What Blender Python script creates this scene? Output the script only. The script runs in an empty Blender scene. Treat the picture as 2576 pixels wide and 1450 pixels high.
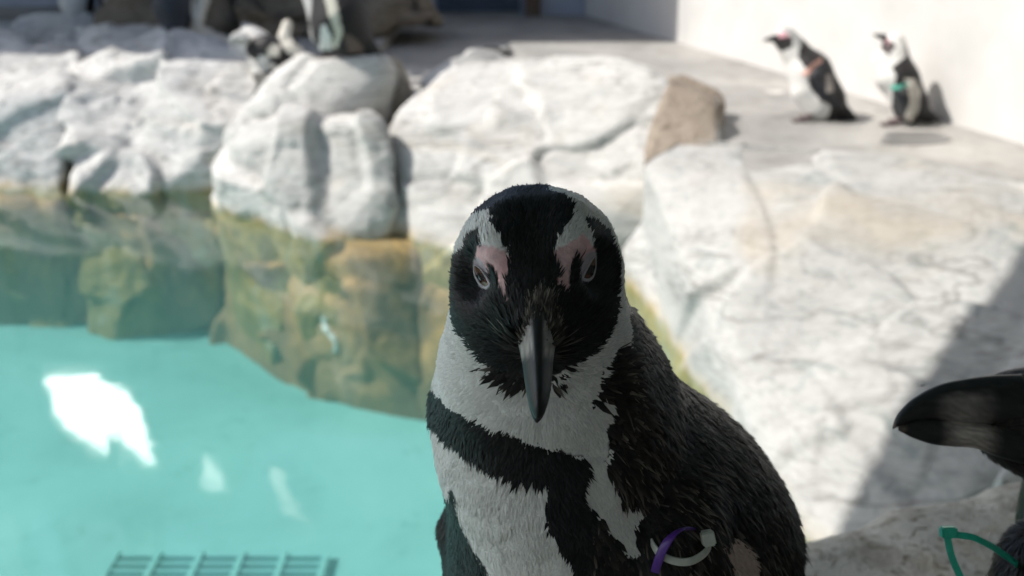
import bpy, bmesh, math, random
import numpy as np
from mathutils import Vector
from mathutils.bvhtree import BVHTree
from mathutils.kdtree import KDTree

rng = np.random.default_rng(7)
random.seed(7)
scn = bpy.context.scene
COL = scn.collection

# ------------------------------------------------------------------ camera
PITCH = math.radians(22.0)
CAM = np.array([0.0, 0.0, 1.66])
FOC = 2504.4                      # focal length in pixels of a 2576 px wide picture
FWD = np.array([0, math.cos(PITCH), -math.sin(PITCH)])
UPV = np.array([0, math.sin(PITCH), math.cos(PITCH)])
RGT = np.array([1.0, 0, 0])
cd = bpy.data.cameras.new('camera')
cam = bpy.data.objects.new('camera', cd)
COL.objects.link(cam)
cam.location = CAM
cam.rotation_euler = (math.pi / 2 - PITCH, 0, 0)
cd.lens = 35; cd.sensor_width = 36
cd.clip_start = 0.02; cd.clip_end = 500
cd.dof.use_dof = True
cd.dof.focus_distance = 0.475
cd.dof.aperture_fstop = 8.5
cd.dof.aperture_blades = 9
scn.camera = cam

# ------------------------------------------------------------------ light
TO_SUN = np.array([-0.66, 0.03, 0.74]); TO_SUN /= np.linalg.norm(TO_SUN)
w = bpy.data.worlds.new('World'); scn.world = w; w.use_nodes = True
nt = w.node_tree; nt.nodes.clear()
sky = nt.nodes.new('ShaderNodeTexSky'); sky.sky_type = 'NISHITA'; sky.sun_disc = False
sky.sun_elevation = math.asin(TO_SUN[2])
sky.sun_rotation = math.atan2(TO_SUN[0], TO_SUN[1])
sky.air_density = 1.0; sky.dust_density = 2.0
bg = nt.nodes.new('ShaderNodeBackground'); bg.inputs['Strength'].default_value = 0.15
wo = nt.nodes.new('ShaderNodeOutputWorld')
nt.links.new(sky.outputs[0], bg.inputs[0]); nt.links.new(bg.outputs[0], wo.inputs[0])
sl = bpy.data.lights.new('sun', 'SUN'); sl.energy = 3.9; sl.angle = math.radians(0.6); sl.color = (1.0, 0.96, 0.90)
so = bpy.data.objects.new('sun', sl); COL.objects.link(so)
so.rotation_euler = Vector(TO_SUN).to_track_quat('Z', 'Y').to_euler()
so.location = (-4, 1, 8)
scn.view_settings.view_transform = 'Standard'
scn.view_settings.look = 'None'
scn.view_settings.gamma = 1
scn.view_settings.use_curve_mapping = False
scn.view_settings.exposure = 0.52
scn.render.engine = 'CYCLES'
scn.cycles.max_bounces = 10
scn.cycles.diffuse_bounces = 5
scn.cycles.transparent_max_bounces = 16
scn.cycles.use_denoising = True

# ------------------------------------------------------------------ measuring helpers
def V(px, py, t):
    """point seen at (px,py) of a 2576x1450 picture, t metres in front of the lens"""
    return CAM + t * (FWD + RGT * (px - 1288.0) / FOC + UPV * (725.0 - py) / FOC)
def G(px, py, z):
    """point seen at (px,py) that lies at height z"""
    d = FWD + RGT * (px - 1288.0) / FOC + UPV * (725.0 - py) / FOC
    return CAM + d * ((z - CAM[2]) / d[2])
def R(rpx, t):
    return rpx * t / FOC
def to_px(P):
    D = np.asarray(P) - CAM
    t = D @ FWD
    return np.stack([1288 + FOC * (D @ RGT) / t, 725 - FOC * (D @ UPV) / t], -1), t
def unit(v):
    v = np.asarray(v, float)
    return v / np.maximum(np.linalg.norm(v, axis=-1, keepdims=True), 1e-12)
def crop(x0, y0, k):
    return lambda pts: [(x0 + x * k, y0 + y * k) for x, y in pts]
c1 = crop(1069.1, 440.2, .30365); c2 = crop(1069.1, 880.5, .39257); c3 = crop(1446.5, 691.8, .52279)
c4 = crop(1949.6, 817.6, .43590); c5 = crop(1823.8, 0, .30367); c7 = crop(1144.6, 597.5, .10843)
c8 = crop(1371.0, 566.0, .13009); cA = crop(503.1, 0, .21975); cB = crop(0, 0, .21975)
def inpoly(P, poly):
    x, y = P[:, 0], P[:, 1]
    res = np.zeros(len(P), bool)
    n = len(poly)
    for i in range(n):
        x1, y1 = poly[i]; x2, y2 = poly[(i + 1) % n]
        if y1 == y2: continue
        m = ((y1 > y) != (y2 > y)) & (x < (x2 - x1) * (y - y1) / (y2 - y1) + x1)
        res ^= m
    return res

# ------------------------------------------------------------------ noise
def _hash(i, j, k, seed):
    h = (i.astype(np.uint32) * np.uint32(374761393) + j.astype(np.uint32) * np.uint32(668265263)
         + k.astype(np.uint32) * np.uint32(2246822519) + np.uint32((seed * 3266489917) & 0xffffffff))
    h ^= h >> np.uint32(13); h *= np.uint32(1274126177); h ^= h >> np.uint32(16)
    return (h & np.uint32(0xffffff)).astype(np.float32) / np.float32(0x7fffff) - 1.0
def vnoise(P, seed=0):
    F = np.floor(P); f = P - F; I = F.astype(np.int64)
    u = f * f * f * (f * (f * 6 - 15) + 10)
    out = 0
    for a in (0, 1):
        wa = u[:, 0] if a else 1 - u[:, 0]
        for b in (0, 1):
            wb = u[:, 1] if b else 1 - u[:, 1]
            for c in (0, 1):
                wc = u[:, 2] if c else 1 - u[:, 2]
                out = out + wa * wb * wc * _hash(I[:, 0] + a, I[:, 1] + b, I[:, 2] + c, seed)
    return out
def fbm(P, octaves=4, seed=0, gain=0.5):
    s = 0; a = 1.0; q = np.array(P, float)
    for o in range(octaves):
        s = s + a * vnoise(q, seed + o * 17)
        q = q * 2.03 + 11.7; a *= gain
    return s

# ------------------------------------------------------------------ mesh helpers
def mesh_np(name, verts, faces, mat, parent=None, col=None, smooth=True, origin=(0, 0, 0), extra=None):
    verts = np.asarray(verts, np.float64) - np.asarray(origin, float)
    me = bpy.data.meshes.new(name)
    groups = faces if isinstance(faces, list) else [faces]
    groups = [np.asarray(g, np.int32) for g in groups if len(g)]
    nl = sum(g.size for g in groups); nf = sum(len(g) for g in groups)
    me.vertices.add(len(verts)); me.vertices.foreach_set('co', verts.astype(np.float32).ravel())
    me.loops.add(nl); me.loops.foreach_set('vertex_index', np.concatenate([g.ravel() for g in groups]))
    tot = np.concatenate([np.full(len(g), g.shape[1], np.int32) for g in groups])
    st = np.concatenate([[0], np.cumsum(tot)[:-1]]).astype(np.int32)
    me.polygons.add(nf); me.polygons.foreach_set('loop_start', st)
    me.polygons.foreach_set('use_smooth', np.full(nf, smooth))
    me.update(calc_edges=True); me.validate()
    if col is not None:
        a = me.attributes.new('tint', 'FLOAT_COLOR', 'POINT')
        c = np.ones((len(verts), 4), np.float32); c[:, :3] = col
        a.data.foreach_set('color', c.ravel())
    if extra is not None:
        for k, arr in extra.items():
            a = me.attributes.new(k, 'FLOAT', 'POINT'); a.data.foreach_set('value', np.asarray(arr, np.float32))
    me.materials.append(mat)
    o = bpy.data.objects.new(name, me); COL.objects.link(o)
    if parent is not None: o.parent = parent
    else: o.location = origin
    return o
def tag(o, label=None, cat=None, group=None, kind=None):
    if label: o['label'] = label
    if cat: o['category'] = cat
    if group: o['group'] = group
    if kind: o['kind'] = kind
    return o
def empty(name, loc, label, cat, group=None):
    o = bpy.data.objects.new(name, None); COL.objects.link(o); o.location = loc
    o.empty_display_size = 0.05
    return tag(o, label, cat, group)

def nets(F, o, h):
    """surface nets of a scalar grid"""
    S = F < 0
    nx, ny, nz = F.shape
    c = np.zeros((nx - 1, ny - 1, nz - 1), np.int8)
    for a in (0, 1):
        for b in (0, 1):
            for d in (0, 1):
                c += S[a:nx - 1 + a, b:ny - 1 + b, d:nz - 1 + d]
    mixed = (c > 0) & (c < 8)
    idx = np.full(mixed.shape, -1, np.int32)
    ijk = np.argwhere(mixed); idx[mixed] = np.arange(len(ijk))
    acc = np.zeros((len(ijk), 3)); cnt = np.zeros(len(ijk))
    corners = [(a, b, d) for a in (0, 1) for b in (0, 1) for d in (0, 1)]
    for p in corners:
        for ax in range(3):
            if p[ax]: continue
            q = list(p); q[ax] = 1
            fa = F[ijk[:, 0] + p[0], ijk[:, 1] + p[1], ijk[:, 2] + p[2]]
            fb = F[ijk[:, 0] + q[0], ijk[:, 1] + q[1], ijk[:, 2] + q[2]]
            m = (fa < 0) != (fb < 0)
            t = np.where(m, fa / np.where(m, fa - fb, 1), 0)
            pt = np.array(p, float)[None] + (np.array(q, float) - np.array(p, float))[None] * t[:, None]
            acc[m] += pt[m]; cnt[m] += 1
    verts = o + h * (ijk + acc / np.maximum(cnt, 1)[:, None])
    quads = []
    for ax in range(3):
        u, v = [(1, 2), (2, 0), (0, 1)][ax]
        A = np.moveaxis(S, [ax, u, v], [0, 1, 2]); I = np.moveaxis(idx, [ax, u, v], [0, 1, 2])
        s0 = A[:-1, 1:-1, 1:-1]; s1 = A[1:, 1:-1, 1:-1]
        e = np.argwhere(s0 != s1)
        i, j, k = e[:, 0], e[:, 1] + 1, e[:, 2] + 1
        q = np.stack([I[i, j - 1, k - 1], I[i, j, k - 1], I[i, j, k], I[i, j - 1, k]], 1)
        fl = ~A[i, j, k]
        q[fl] = q[fl][:, ::-1]
        quads.append(q)
    quads = np.concatenate(quads)
    quads = quads[(quads >= 0).all(1)]
    return verts, quads
def implicit(f, lo, hi, h, coarse=4):
    """sample f only near its surface, then surface nets"""
    lo = np.asarray(lo, float); hi = np.asarray(hi, float)
    H = h * coarse
    n = np.ceil((hi - lo) / H).astype(int) + 1
    ax = [lo[i] + H * np.arange(n[i]) for i in range(3)]
    Gc = np.stack(np.meshgrid(*ax, indexing='ij'), -1)
    Fc = f(Gc.reshape(-1, 3)).reshape(n)
    near = np.abs(Fc) < H * 1.9
    blk = np.zeros(n - 1, bool)
    for a in (0, 1):
        for b in (0, 1):
            for d in (0, 1):
                blk |= near[a:n[0] - 1 + a, b:n[1] - 1 + b, d:n[2] - 1 + d]
    fn = (n - 1) * coarse + 1
    F = np.repeat(np.repeat(np.repeat(Fc[:-1, :-1, :-1], coarse, 0), coarse, 1), coarse, 2)
    F = np.pad(F, ((0, 1),) * 3, mode='edge').astype(np.float32)
    need = np.zeros(fn, bool)
    for a in range(coarse + 1):
        for b in range(coarse + 1):
            for d in range(coarse + 1):
                need[a:a + (n[0] - 1) * coarse:coarse, b:b + (n[1] - 1) * coarse:coarse, d:d + (n[2] - 1) * coarse:coarse] |= blk
    q = np.argwhere(need)
    F[need] = f(lo + h * q)
    return nets(F, lo, h)
def cone(P, a, ra, b, rb, flat=None):
    """round cone; flat = (axis, factor) squeezes it along an axis"""
    a = np.asarray(a, float); b = np.asarray(b, float)
    ab = b - a
    D = P - a
    t = np.clip((D @ ab) / max(ab @ ab, 1e-12), 0, 1)
    E = D - t[:, None] * ab
    if flat is not None:
        ax, k = flat
        E = E + (E @ ax)[:, None] * ax * (k - 1)
        return (np.linalg.norm(E, axis=1) - (ra + (rb - ra) * t)) / k ** .5
    return np.linalg.norm(E, axis=1) - (ra + (rb - ra) * t)
def ell(P, c, axes, r):
    D = P - np.asarray(c)
    Q = np.stack([(D @ axes[i]) / r[i] for i in range(3)], 1)
    k0 = np.linalg.norm(Q, axis=1)
    Q2 = np.stack([Q[:, i] / r[i] for i in range(3)], 1)
    k1 = np.linalg.norm(Q2, axis=1)
    return k0 * (k0 - 1) / np.maximum(k1, 1e-6)
def smin(a, b, k):
    h = np.maximum(k - np.abs(a - b), 0) / k
    return np.minimum(a, b) - h * h * k * .25
def grad(f, P, e=1e-3):
    g = np.stack([f(P + e * np.eye(3)[i]) - f(P - e * np.eye(3)[i]) for i in range(3)], 1)
    return unit(g)

# ------------------------------------------------------------------ materials
def mat(name):
    m = bpy.data.materials.new(name); m.use_nodes = True
    n = m.node_tree.nodes; b = n['Principled BSDF']
    return m, m.node_tree, b
def nd(nt, typ, **kw):
    n = nt.nodes.new(typ)
    for k, v in kw.items():
        if k in n.inputs.keys() if isinstance(k, str) else False: n.inputs[k].default_value = v
        else: setattr(n, k, v)
    return n
def ramp(nt, src, stops, interp='LINEAR'):
    r = nt.nodes.new('ShaderNodeValToRGB'); r.color_ramp.interpolation = interp
    e = r.color_ramp.elements
    while len(e) < len(stops): e.new(0.5)
    for el_, (p, c) in zip(e, stops):
        el_.position = p; el_.color = (*c, 1) if len(c) == 3 else c
    nt.links.new(src, r.inputs[0])
    return r.outputs[0]
def noise(nt, vec, scale, detail=5, rough=.55, dist=0.0):
    n = nt.nodes.new('ShaderNodeTexNoise'); n.inputs['Scale'].default_value = scale
    n.inputs['Detail'].default_value = detail; n.inputs['Roughness'].default_value = rough
    n.inputs['Distortion'].default_value = dist
    if vec is not None: nt.links.new(vec, n.inputs['Vector'])
    return n.outputs['Fac']
def mix(nt, fac, a, b, mode='MIX'):
    m = nt.nodes.new('ShaderNodeMix'); m.data_type = 'RGBA'; m.blend_type = mode
    for s, v in ((m.inputs[0], fac), (m.inputs[6], a), (m.inputs[7], b)):
        if isinstance(v, (int, float)): s.default_value = v
        elif isinstance(v, tuple): s.default_value = (*v, 1) if len(v) == 3 else v
        else: nt.links.new(v, s)
    return m.outputs[2]
def mth(nt, op, a, b=None, clamp=False):
    m = nt.nodes.new('ShaderNodeMath'); m.operation = op; m.use_clamp = clamp
    for s, v in zip(m.inputs, (a, b)):
        if v is None: continue
        if isinstance(v, (int, float)): s.default_value = v
        else: nt.links.new(v, s)
    return m.outputs[0]
def mapping(nt, scale=(1, 1, 1), rot=(0, 0, 0)):
    g = nt.nodes.new('ShaderNodeNewGeometry')
    mp = nt.nodes.new('ShaderNodeMapping'); mp.inputs['Scale'].default_value = scale; mp.inputs['Rotation'].default_value = rot
    nt.links.new(g.outputs['Position'], mp.inputs[0])
    return mp.outputs[0], g
def bump(nt, b, h, strength, dist):
    bp = nt.nodes.new('ShaderNodeBump'); bp.inputs['Strength'].default_value = strength; bp.inputs['Distance'].default_value = dist
    nt.links.new(h, bp.inputs['Height']); nt.links.new(bp.outputs[0], b.inputs['Normal'])

def rock_material(name, pale, mid, dark, rust, seed=0., veins=(1, 1, 2.5), rust_amt=.5, tide=True, fine=30, crease=1.0, tilt=(.2, .6, .4), mott=.6):
    m, nt, b = mat(name)
    vec, geo = mapping(nt, veins, (0.5, 0.35, 0.3 + seed))
    off = nt.nodes.new('ShaderNodeVectorMath'); off.operation = 'ADD'; off.inputs[1].default_value = (seed * 3.1, seed * 1.7, seed)
    nt.links.new(vec, off.inputs[0]); vec = off.outputs[0]
    n1 = noise(nt, vec, 2.2, 7, .62, .6)
    n2 = noise(nt, vec, 6.5, 8, .65, 1.2)
    n3 = noise(nt, vec, fine, 6, .7)
    base = ramp(nt, n1, [(.28, mid), (.5, pale), (.75, pale)])
    spots = ramp(nt, n2, [(.33, dark), (.46, (1, 1, 1)), (1, (1, 1, 1))])
    c = mix(nt, mott, base, spots, 'MULTIPLY')
    speck = ramp(nt, n3, [(.3, (.74, .73, .71)), (.5, (1, 1, 1)), (1, (1.0, 1.0, 1.0))])
    c = mix(nt, .55, c, speck, 'MULTIPLY')
    g2 = nt.nodes.new('ShaderNodeMapping'); g2.inputs['Scale'].default_value = (1, 1, 3.2); g2.inputs['Rotation'].default_value = tilt
    nt.links.new(vec, g2.inputs[0])
    for sc_, wd_, am_ in ((1.3, .022, .8), (3.4, .035, .45), (9.0, .07, .3)):
        nn_ = noise(nt, g2.outputs[0], sc_, 4, .55, .7)
        cr_ = mth(nt, 'ABSOLUTE', mth(nt, 'SUBTRACT', nn_, .5))
        am2 = mth(nt, 'MULTIPLY', ramp(nt, noise(nt, vec, sc_ * .6 + .7, 3, .5), [(.4, (.15, .15, .15)), (.62, (1, 1, 1))]), am_ * crease)
        c = mix(nt, am2, c, ramp(nt, cr_, [(0, (.42, .41, .395)), (wd_, (1, 1, 1)), (1, (1, 1, 1))]), 'MULTIPLY')
    rf = ramp(nt, noise(nt, vec, 1.3, 6, .6, .8), [(.56, (0, 0, 0)), (.72, (rust_amt,) * 3)])
    c = mix(nt, rf, c, rust)
    if tide:
        sx = nt.nodes.new('ShaderNodeSeparateXYZ'); nt.links.new(geo.outputs['Position'], sx.inputs[0])
        gv, _ = mapping(nt, (1, 1, .55), (0, 0, 0))
        wob = noise(nt, gv, 5.0, 5, .6)
        z = mth(nt, 'ADD', sx.outputs[2], mth(nt, 'MULTIPLY', mth(nt, 'SUBTRACT', wob, .5), -.16))
        algae = ramp(nt, noise(nt, gv, 4.2, 7, .62, 1.4), [(.3, (.09, .095, .05)), (.42, (.22, .18, .075)), (.52, (.36, .26, .10)), (.62, (.34, .30, .20)), (.75, (.5, .42, .26))])
        algae = mix(nt, .55, algae, spots, 'MULTIPLY')
        f1 = ramp(nt, mth(nt, 'ADD', mth(nt, 'MULTIPLY', z, 2.5), .5), [(.44, (1, 1, 1)), (.56, (0, 0, 0))])
        f2 = ramp(nt, mth(nt, 'ADD', mth(nt, 'MULTIPLY', z, 2.0), .5), [(.5, (.5,) * 3), (.64, (0, 0, 0))])
        c = mix(nt, f2, c, (.36, .29, .185))
        c = mix(nt, f1, c, algae)
    nt.links.new(c, b.inputs['Base Color'])
    b.inputs['Roughness'].default_value = .82
    b.inputs['Specular IOR Level'].default_value = .3
    hh = mth(nt, 'ADD', mth(nt, 'ADD', mth(nt, 'MULTIPLY', n2, .7), mth(nt, 'MULTIPLY', n3, .35)), mth(nt, 'MULTIPLY', cr_, 1.5))
    bump(nt, b, hh, .45, .02)
    return m
M = {}
M['rock_white'] = rock_material('white_stone', (.53, .52, .495), (.40, .395, .38), (.45, .44, .42), (.46, .38, .29), 0.0, tilt=(.1, .55, .4))
M['rock_bright'] = rock_material('bright_stone', (.43, .425, .41), (.32, .32, .31), (.50, .61, .60), (.40, .33, .24), 1.3, rust_amt=.45, tilt=(.3, 1.25, .5))
M['rock_grey'] = rock_material('grey_stone', (.565, .555, .53), (.30, .30, .295), (.22, .225, .225), (.42, .36, .29), 2.2, rust_amt=.3, tilt=(.2, 1.0, .3))
M['drowned'] = None
M['rock_tan'] = rock_material('tan_stone', (.40, .35, .28), (.31, .27, .22), (.45, .4, .36), (.32, .22, .14), 3.4)
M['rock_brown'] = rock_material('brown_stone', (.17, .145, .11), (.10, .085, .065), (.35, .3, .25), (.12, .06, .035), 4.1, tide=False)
M['rock_stain_shade'] = rock_material('stain_and_shade_stone', (.30, .25, .20), (.17, .135, .105), (.45, .4, .35), (.42, .39, .35), 6.4, veins=(2, 2, .6), tilt=(0, 1.4, 0))  # this brown holds both stain and the shade of the boulder's right facet
M['rock_ledge'] = rock_material('speckled_ledge_stone', (.74, .68, .59), (.40, .34, .27), (.34, .28, .22), (.46, .33, .19), 5.7, veins=(9, 9, 9), fine=9, crease=.2, mott=1.0)

def drowned_material():
    m, nt, b = mat('drowned_stone')
    vec, geo = mapping(nt, (1, 1, .6))
    n1 = noise(nt, vec, 1.7, 6, .6, .8); n2 = noise(nt, vec, 5.5, 7, .62, 1.5); n3 = noise(nt, vec, 16, 5, .65)
    c = ramp(nt, n1, [(.28, (.12, .09, .07)), (.42, (.24, .145, .08)), (.52, (.44, .255, .11)), (.63, (.48, .32, .20)), (.75, (.28, .205, .18))])
    k = ramp(nt, n2, [(.3, (.45, .5, .42)), (.46, (.85, .85, .75)), (.6, (1.15, 1.1, .95))])
    c = mix(nt, .85, c, k, 'MULTIPLY')
    c = mix(nt, .5, c, ramp(nt, n3, [(.3, (.65, .65, .6)), (.6, (1.1, 1.1, 1.05))]), 'MULTIPLY')
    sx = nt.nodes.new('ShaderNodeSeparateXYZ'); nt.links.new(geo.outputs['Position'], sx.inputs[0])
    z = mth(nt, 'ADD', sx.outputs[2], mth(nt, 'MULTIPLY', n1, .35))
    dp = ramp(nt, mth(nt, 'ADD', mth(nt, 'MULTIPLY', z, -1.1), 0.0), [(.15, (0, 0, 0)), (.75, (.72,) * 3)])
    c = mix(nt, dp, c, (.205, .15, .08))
    nt.links.new(c, b.inputs['Base Color']); b.inputs['Roughness'].default_value = .85
    bump(nt, b, n2, .5, .03)
    return m
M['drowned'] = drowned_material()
def plain(name, c, rough=.6, spec=.4, var=.15, scale=8, bmp=0.0):
    m, nt, b = mat(name)
    vec, _ = mapping(nt)
    n = noise(nt, vec, scale, 6, .6)
    lo = tuple(x * (1 - var) for x in c); hi = tuple(min(1, x * (1 + var)) for x in c)
    nt.links.new(ramp(nt, n, [(.3, lo), (.7, hi)]), b.inputs['Base Color'])
    b.inputs['Roughness'].default_value = rough; b.inputs['Specular IOR Level'].default_value = spec
    if bmp: bump(nt, b, n, .5, bmp)
    return m
M['wall_white'] = plain('white_render', (.57, .557, .535), .85, .2, .12, 1.7)
M['wall_blue'] = plain('blue_grey_panel', (.33, .36, .42), .6, .3, .08, 4)
M['door_blue'] = plain('navy_door', (.035, .055, .085), .45, .4, .2, 4)
M['post_brown'] = plain('brown_post', (.10, .07, .05), .6, .3, .2, 9)
M['roof_grey'] = plain('roof_sheet', (.30, .30, .30), .7, .3, .1, 3)
M['wall_stain'] = plain('yellowed_mortar', (.62, .57, .46), .85, .2, .15, 6)
M['pole_white'] = plain('white_paint', (.8, .8, .78), .5, .4, .04, 5)
def ground_material():
    m, nt, b = mat('worn_concrete')
    vec, geo = mapping(nt, (1, 1, 1))
    c = ramp(nt, noise(nt, vec, 1.1, 7, .6, .5), [(.3, (.21, .205, .195)), (.5, (.32, .31, .292)), (.68, (.42, .405, .375))])
    wet = ramp(nt, noise(nt, vec, .9, 4, .5, .3), [(.56, (0, 0, 0)), (.66, (.5, .5, .5))])
    c = mix(nt, wet, c, (.20, .195, .18))
    st = ramp(nt, noise(nt, vec, 7, 6, .7), [(.35, (.7, .68, .66)), (.5, (1, 1, 1)), (.66, (1, 1, 1)), (.72, (1.2, 1.15, 1.05))])
    c = mix(nt, .8, c, st, 'MULTIPLY')
    c = mix(nt, ramp(nt, noise(nt, vec, 4.3, 5, .6, .4), [(.69, (0, 0, 0)), (.73, (.8, .8, .8))]), c, (.62, .60, .56))
    nt.links.new(c, b.inputs['Base Color']); b.inputs['Roughness'].default_value = .8
    bump(nt, b, noise(nt, vec, 18, 6, .65), .5, .02)
    return m
M['ground'] = ground_material()
def floor_material():
    m, nt, b = mat('turquoise_pool_paint')
    vec, geo = mapping(nt, (1, 1, 1))
    c = ramp(nt, noise(nt, vec, .9, 7, .62, .6), [(.3, (.16, .42, .40)), (.52, (.225, .54, .515)), (.75, (.28, .60, .575))])
    sp = ramp(nt, noise(nt, vec, 9, 7, .7), [(.30, (.5, .62, .6)), (.42, (1, 1, 1)), (1, (1, 1, 1))])
    c = mix(nt, .7, c, sp, 'MULTIPLY')
    nt.links.new(c, b.inputs['Base Color']); b.inputs['Roughness'].default_value = .7
    return m
M['pool_paint'] = floor_material()
M['grate'] = plain('drain_grate_plastic', (.19, .46, .45), .5, .4, .1, 6)
M['grate_dark'] = plain('drain_slot', (.12, .36, .37), .6, .2, .1, 6)
def water_material():
    m, nt, b = mat('pool_water'); nt.nodes.remove(b)
    out = nt.nodes['Material Output']
    vec, _ = mapping(nt, (1, 1, 1))
    wv = mth(nt, 'ADD', noise(nt, vec, 2.0, 3, .5, .4), mth(nt, 'MULTIPLY', noise(nt, vec, 13.0, 3, .5, .6), .10))
    bp = nt.nodes.new('ShaderNodeBump'); bp.inputs['Strength'].default_value = .05; bp.inputs['Distance'].default_value = .05
    nt.links.new(wv, bp.inputs['Height'])
    tr = nt.nodes.new('ShaderNodeBsdfTransparent'); tr.inputs[0].default_value = (.89, .97, .955, 1)
    gl = nt.nodes.new('ShaderNodeBsdfGlossy'); gl.inputs['Roughness'].default_value = .055
    gl.inputs['Color'].default_value = (1, 1, 1, 1)
    nt.links.new(bp.outputs[0], gl.inputs['Normal'])
    lw = nt.nodes.new('ShaderNodeLayerWeight'); lw.inputs['Blend'].default_value = .5
    nt.links.new(bp.outputs[0], lw.inputs['Normal'])
    f = mth(nt, 'ADD', mth(nt, 'MULTIPLY', mth(nt, 'POWER', lw.outputs['Facing'], 5.0), .98), .025, True)
    ms = nt.nodes.new('ShaderNodeMixShader')
    nt.links.new(f, ms.inputs[0]); nt.links.new(tr.outputs[0], ms.inputs[1]); nt.links.new(gl.outputs[0], ms.inputs[2])
    nt.links.new(ms.outputs[0], out.inputs[0])
    pv = nt.nodes.new('ShaderNodeVolumePrincipled'); pv.inputs['Color'].default_value = (.32, .80, .765, 1); pv.inputs['Density'].default_value = .26
    pv.inputs['Anisotropy'].default_value = .2
    nt.links.new(pv.outputs[0], out.inputs['Volume'])
    return m
M['water'] = water_material()
def tint_material(name, rough, spec, sheen=0.0, bscale=0, bdist=.0006, bstr=.4, coat=0.0):
    m, nt, b = mat(name)
    a = nt.nodes.new('ShaderNodeAttribute'); a.attribute_name = 'tint'
    c = a.outputs['Color']
    if bscale:
        vec, _ = mapping(nt)
        n = noise(nt, vec, bscale, 4, .6)
        c = mix(nt, .5, c, ramp(nt, n, [(.3, (.7, .7, .7)), (.6, (1, 1, 1))]), 'MULTIPLY')
        bump(nt, b, n, bstr, bdist)
    nt.links.new(c, b.inputs['Base Color'])
    b.inputs['Roughness'].default_value = rough; b.inputs['Specular IOR Level'].default_value = spec
    b.inputs['Sheen Weight'].default_value = sheen; b.inputs['Sheen Roughness'].default_value = .4
    b.inputs['Coat Weight'].default_value = coat; b.inputs['Coat Roughness'].default_value = .08
    return m
M['skin'] = tint_material('bird_skin', .6, .35, 0, 700, .0006, .8)
M['feather'] = tint_material('feather_barbs', .42, .24, .02)
M['bill'] = tint_material('bill_horn', .42, .4, 0, 220, .0004, .35)
M['eye'] = tint_material('wet_eye', .12, .6, 0, 0, coat=1.0)
M['far_bird'] = tint_material('distant_plumage', .6, .3, .1, 60, .002, .3)
def tie(name, c, rough=.35, trans=0.0):
    m, nt, b = mat(name)
    vec, _ = mapping(nt); n = noise(nt, vec, 300, 3, .5)
    nt.links.new(ramp(nt, n, [(.3, tuple(x * .85 for x in c)), (.7, c)]), b.inputs['Base Color'])
    b.inputs['Roughness'].default_value = rough
    b.inputs['Subsurface Weight'].default_value = trans; b.inputs['Subsurface Radius'].default_value = (.004, .004, .004)
    return m
M['tie_purple'] = tie('purple_nylon', (.11, .035, .30))
M['tie_white'] = tie('milky_nylon', (.62, .63, .56), .3, .3)
M['tie_green'] = tie('green_nylon', (.03, .58, .41), .35, .2)
M['tie_sea'] = tie('sea_green_nylon', (.05, .32, .24))
M['tie_salmon'] = tie('salmon_nylon', (.52, .27, .21))
M['glare_mirror'] = tie('glare_metal', (.22, .23, .23), .20); M['glare_mirror'].node_tree.nodes['Principled BSDF'].inputs['Metallic'].default_value = 1.0  # rough metal for the added glare reflector
M['glare_mirror_dull'] = tie('dull_glare_metal', (.5, .52, .52), .46); M['glare_mirror_dull'].node_tree.nodes['Principled BSDF'].inputs['Metallic'].default_value = 1.0
M['white_feather'] = plain('loose_down', (.75, .72, .68), .8, .2, .05, 50)

#@@STRUCT
# ================================================================== structure
def box(bm, lo, hi):
    r = bmesh.ops.create_cube(bm, size=1)
    lo = np.array(lo); hi = np.array(hi)
    for v in r['verts']:
        v.co = Vector(((lo + hi) / 2 + np.array(v.co) * (hi - lo)).tolist())
def obj(name, bm, m, parent=None, smooth=False, origin=None):
    me = bpy.data.meshes.new(name)
    if origin is not None: bmesh.ops.translate(bm, verts=bm.verts, vec=-Vector(origin))
    bmesh.ops.recalc_face_normals(bm, faces=bm.faces)
    bm.to_mesh(me); bm.free(); me.materials.append(m)
    for p in me.polygons: p.use_smooth = smooth
    o = bpy.data.objects.new(name, me); COL.objects.link(o)
    if parent is not None: o.parent = parent
    elif origin is not None: o.location = origin
    return o
GZ = 0.52
FLOOR = -0.85
POOL = [(-9, 6.75), (-2.2, 6.75), (-1.35, 6.6), (-.95, 6.1), (-.8, 5.9), (-.45, 5.72), (0, 5.6), (.6, 5.5), (.92, 5.2), (.98, 4.6), (1.02, 4.15), (1.3, 4.05), (1.5, 3.82), (1.75, 3.5), (1.95, 3.1), (2.1, 2.4), (1.9, 1.3), (.5, .25), (-1, -.2), (-4, -.8), (-9, -1.2)]
# ground: one sheet out to the horizon with the pool cut out of it
def build_ground():
    bm = bmesh.new()
    inner = [bm.verts.new((x, y, GZ)) for x, y in POOL]
    n = len(POOL); outer = []
    for x, y in POOL:
        d = np.array([x + 3, y - 3]); d = d / np.linalg.norm(d) * 220
        outer.append(bm.verts.new((d[0] - 3, d[1] + 3, GZ)))
    for i in range(n):
        j = (i + 1) % n
        bm.faces.new((inner[i], inner[j], outer[j], outer[i]))
    return tag(obj('ground', bm, M['ground']), kind='structure')
build_ground()
bm = bmesh.new()
a = [bm.verts.new((x, y, GZ - .01)) for x, y in POOL]; b_ = [bm.verts.new((x, y, FLOOR - .02)) for x, y in POOL]
for i in range(len(POOL)):
    j = (i + 1) % len(POOL); bm.faces.new((a[i], a[j], b_[j], b_[i]))
tag(obj('pool_wall', bm, M['pool_paint']), kind='structure')
bm = bmesh.new(); bm.faces.new([bm.verts.new((x, y, FLOOR)) for x, y in POOL])
tag(obj('pool_floor', bm, M['pool_paint']), kind='structure')
bm = bmesh.new()
pc_ = np.mean(POOL, 0)
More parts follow.
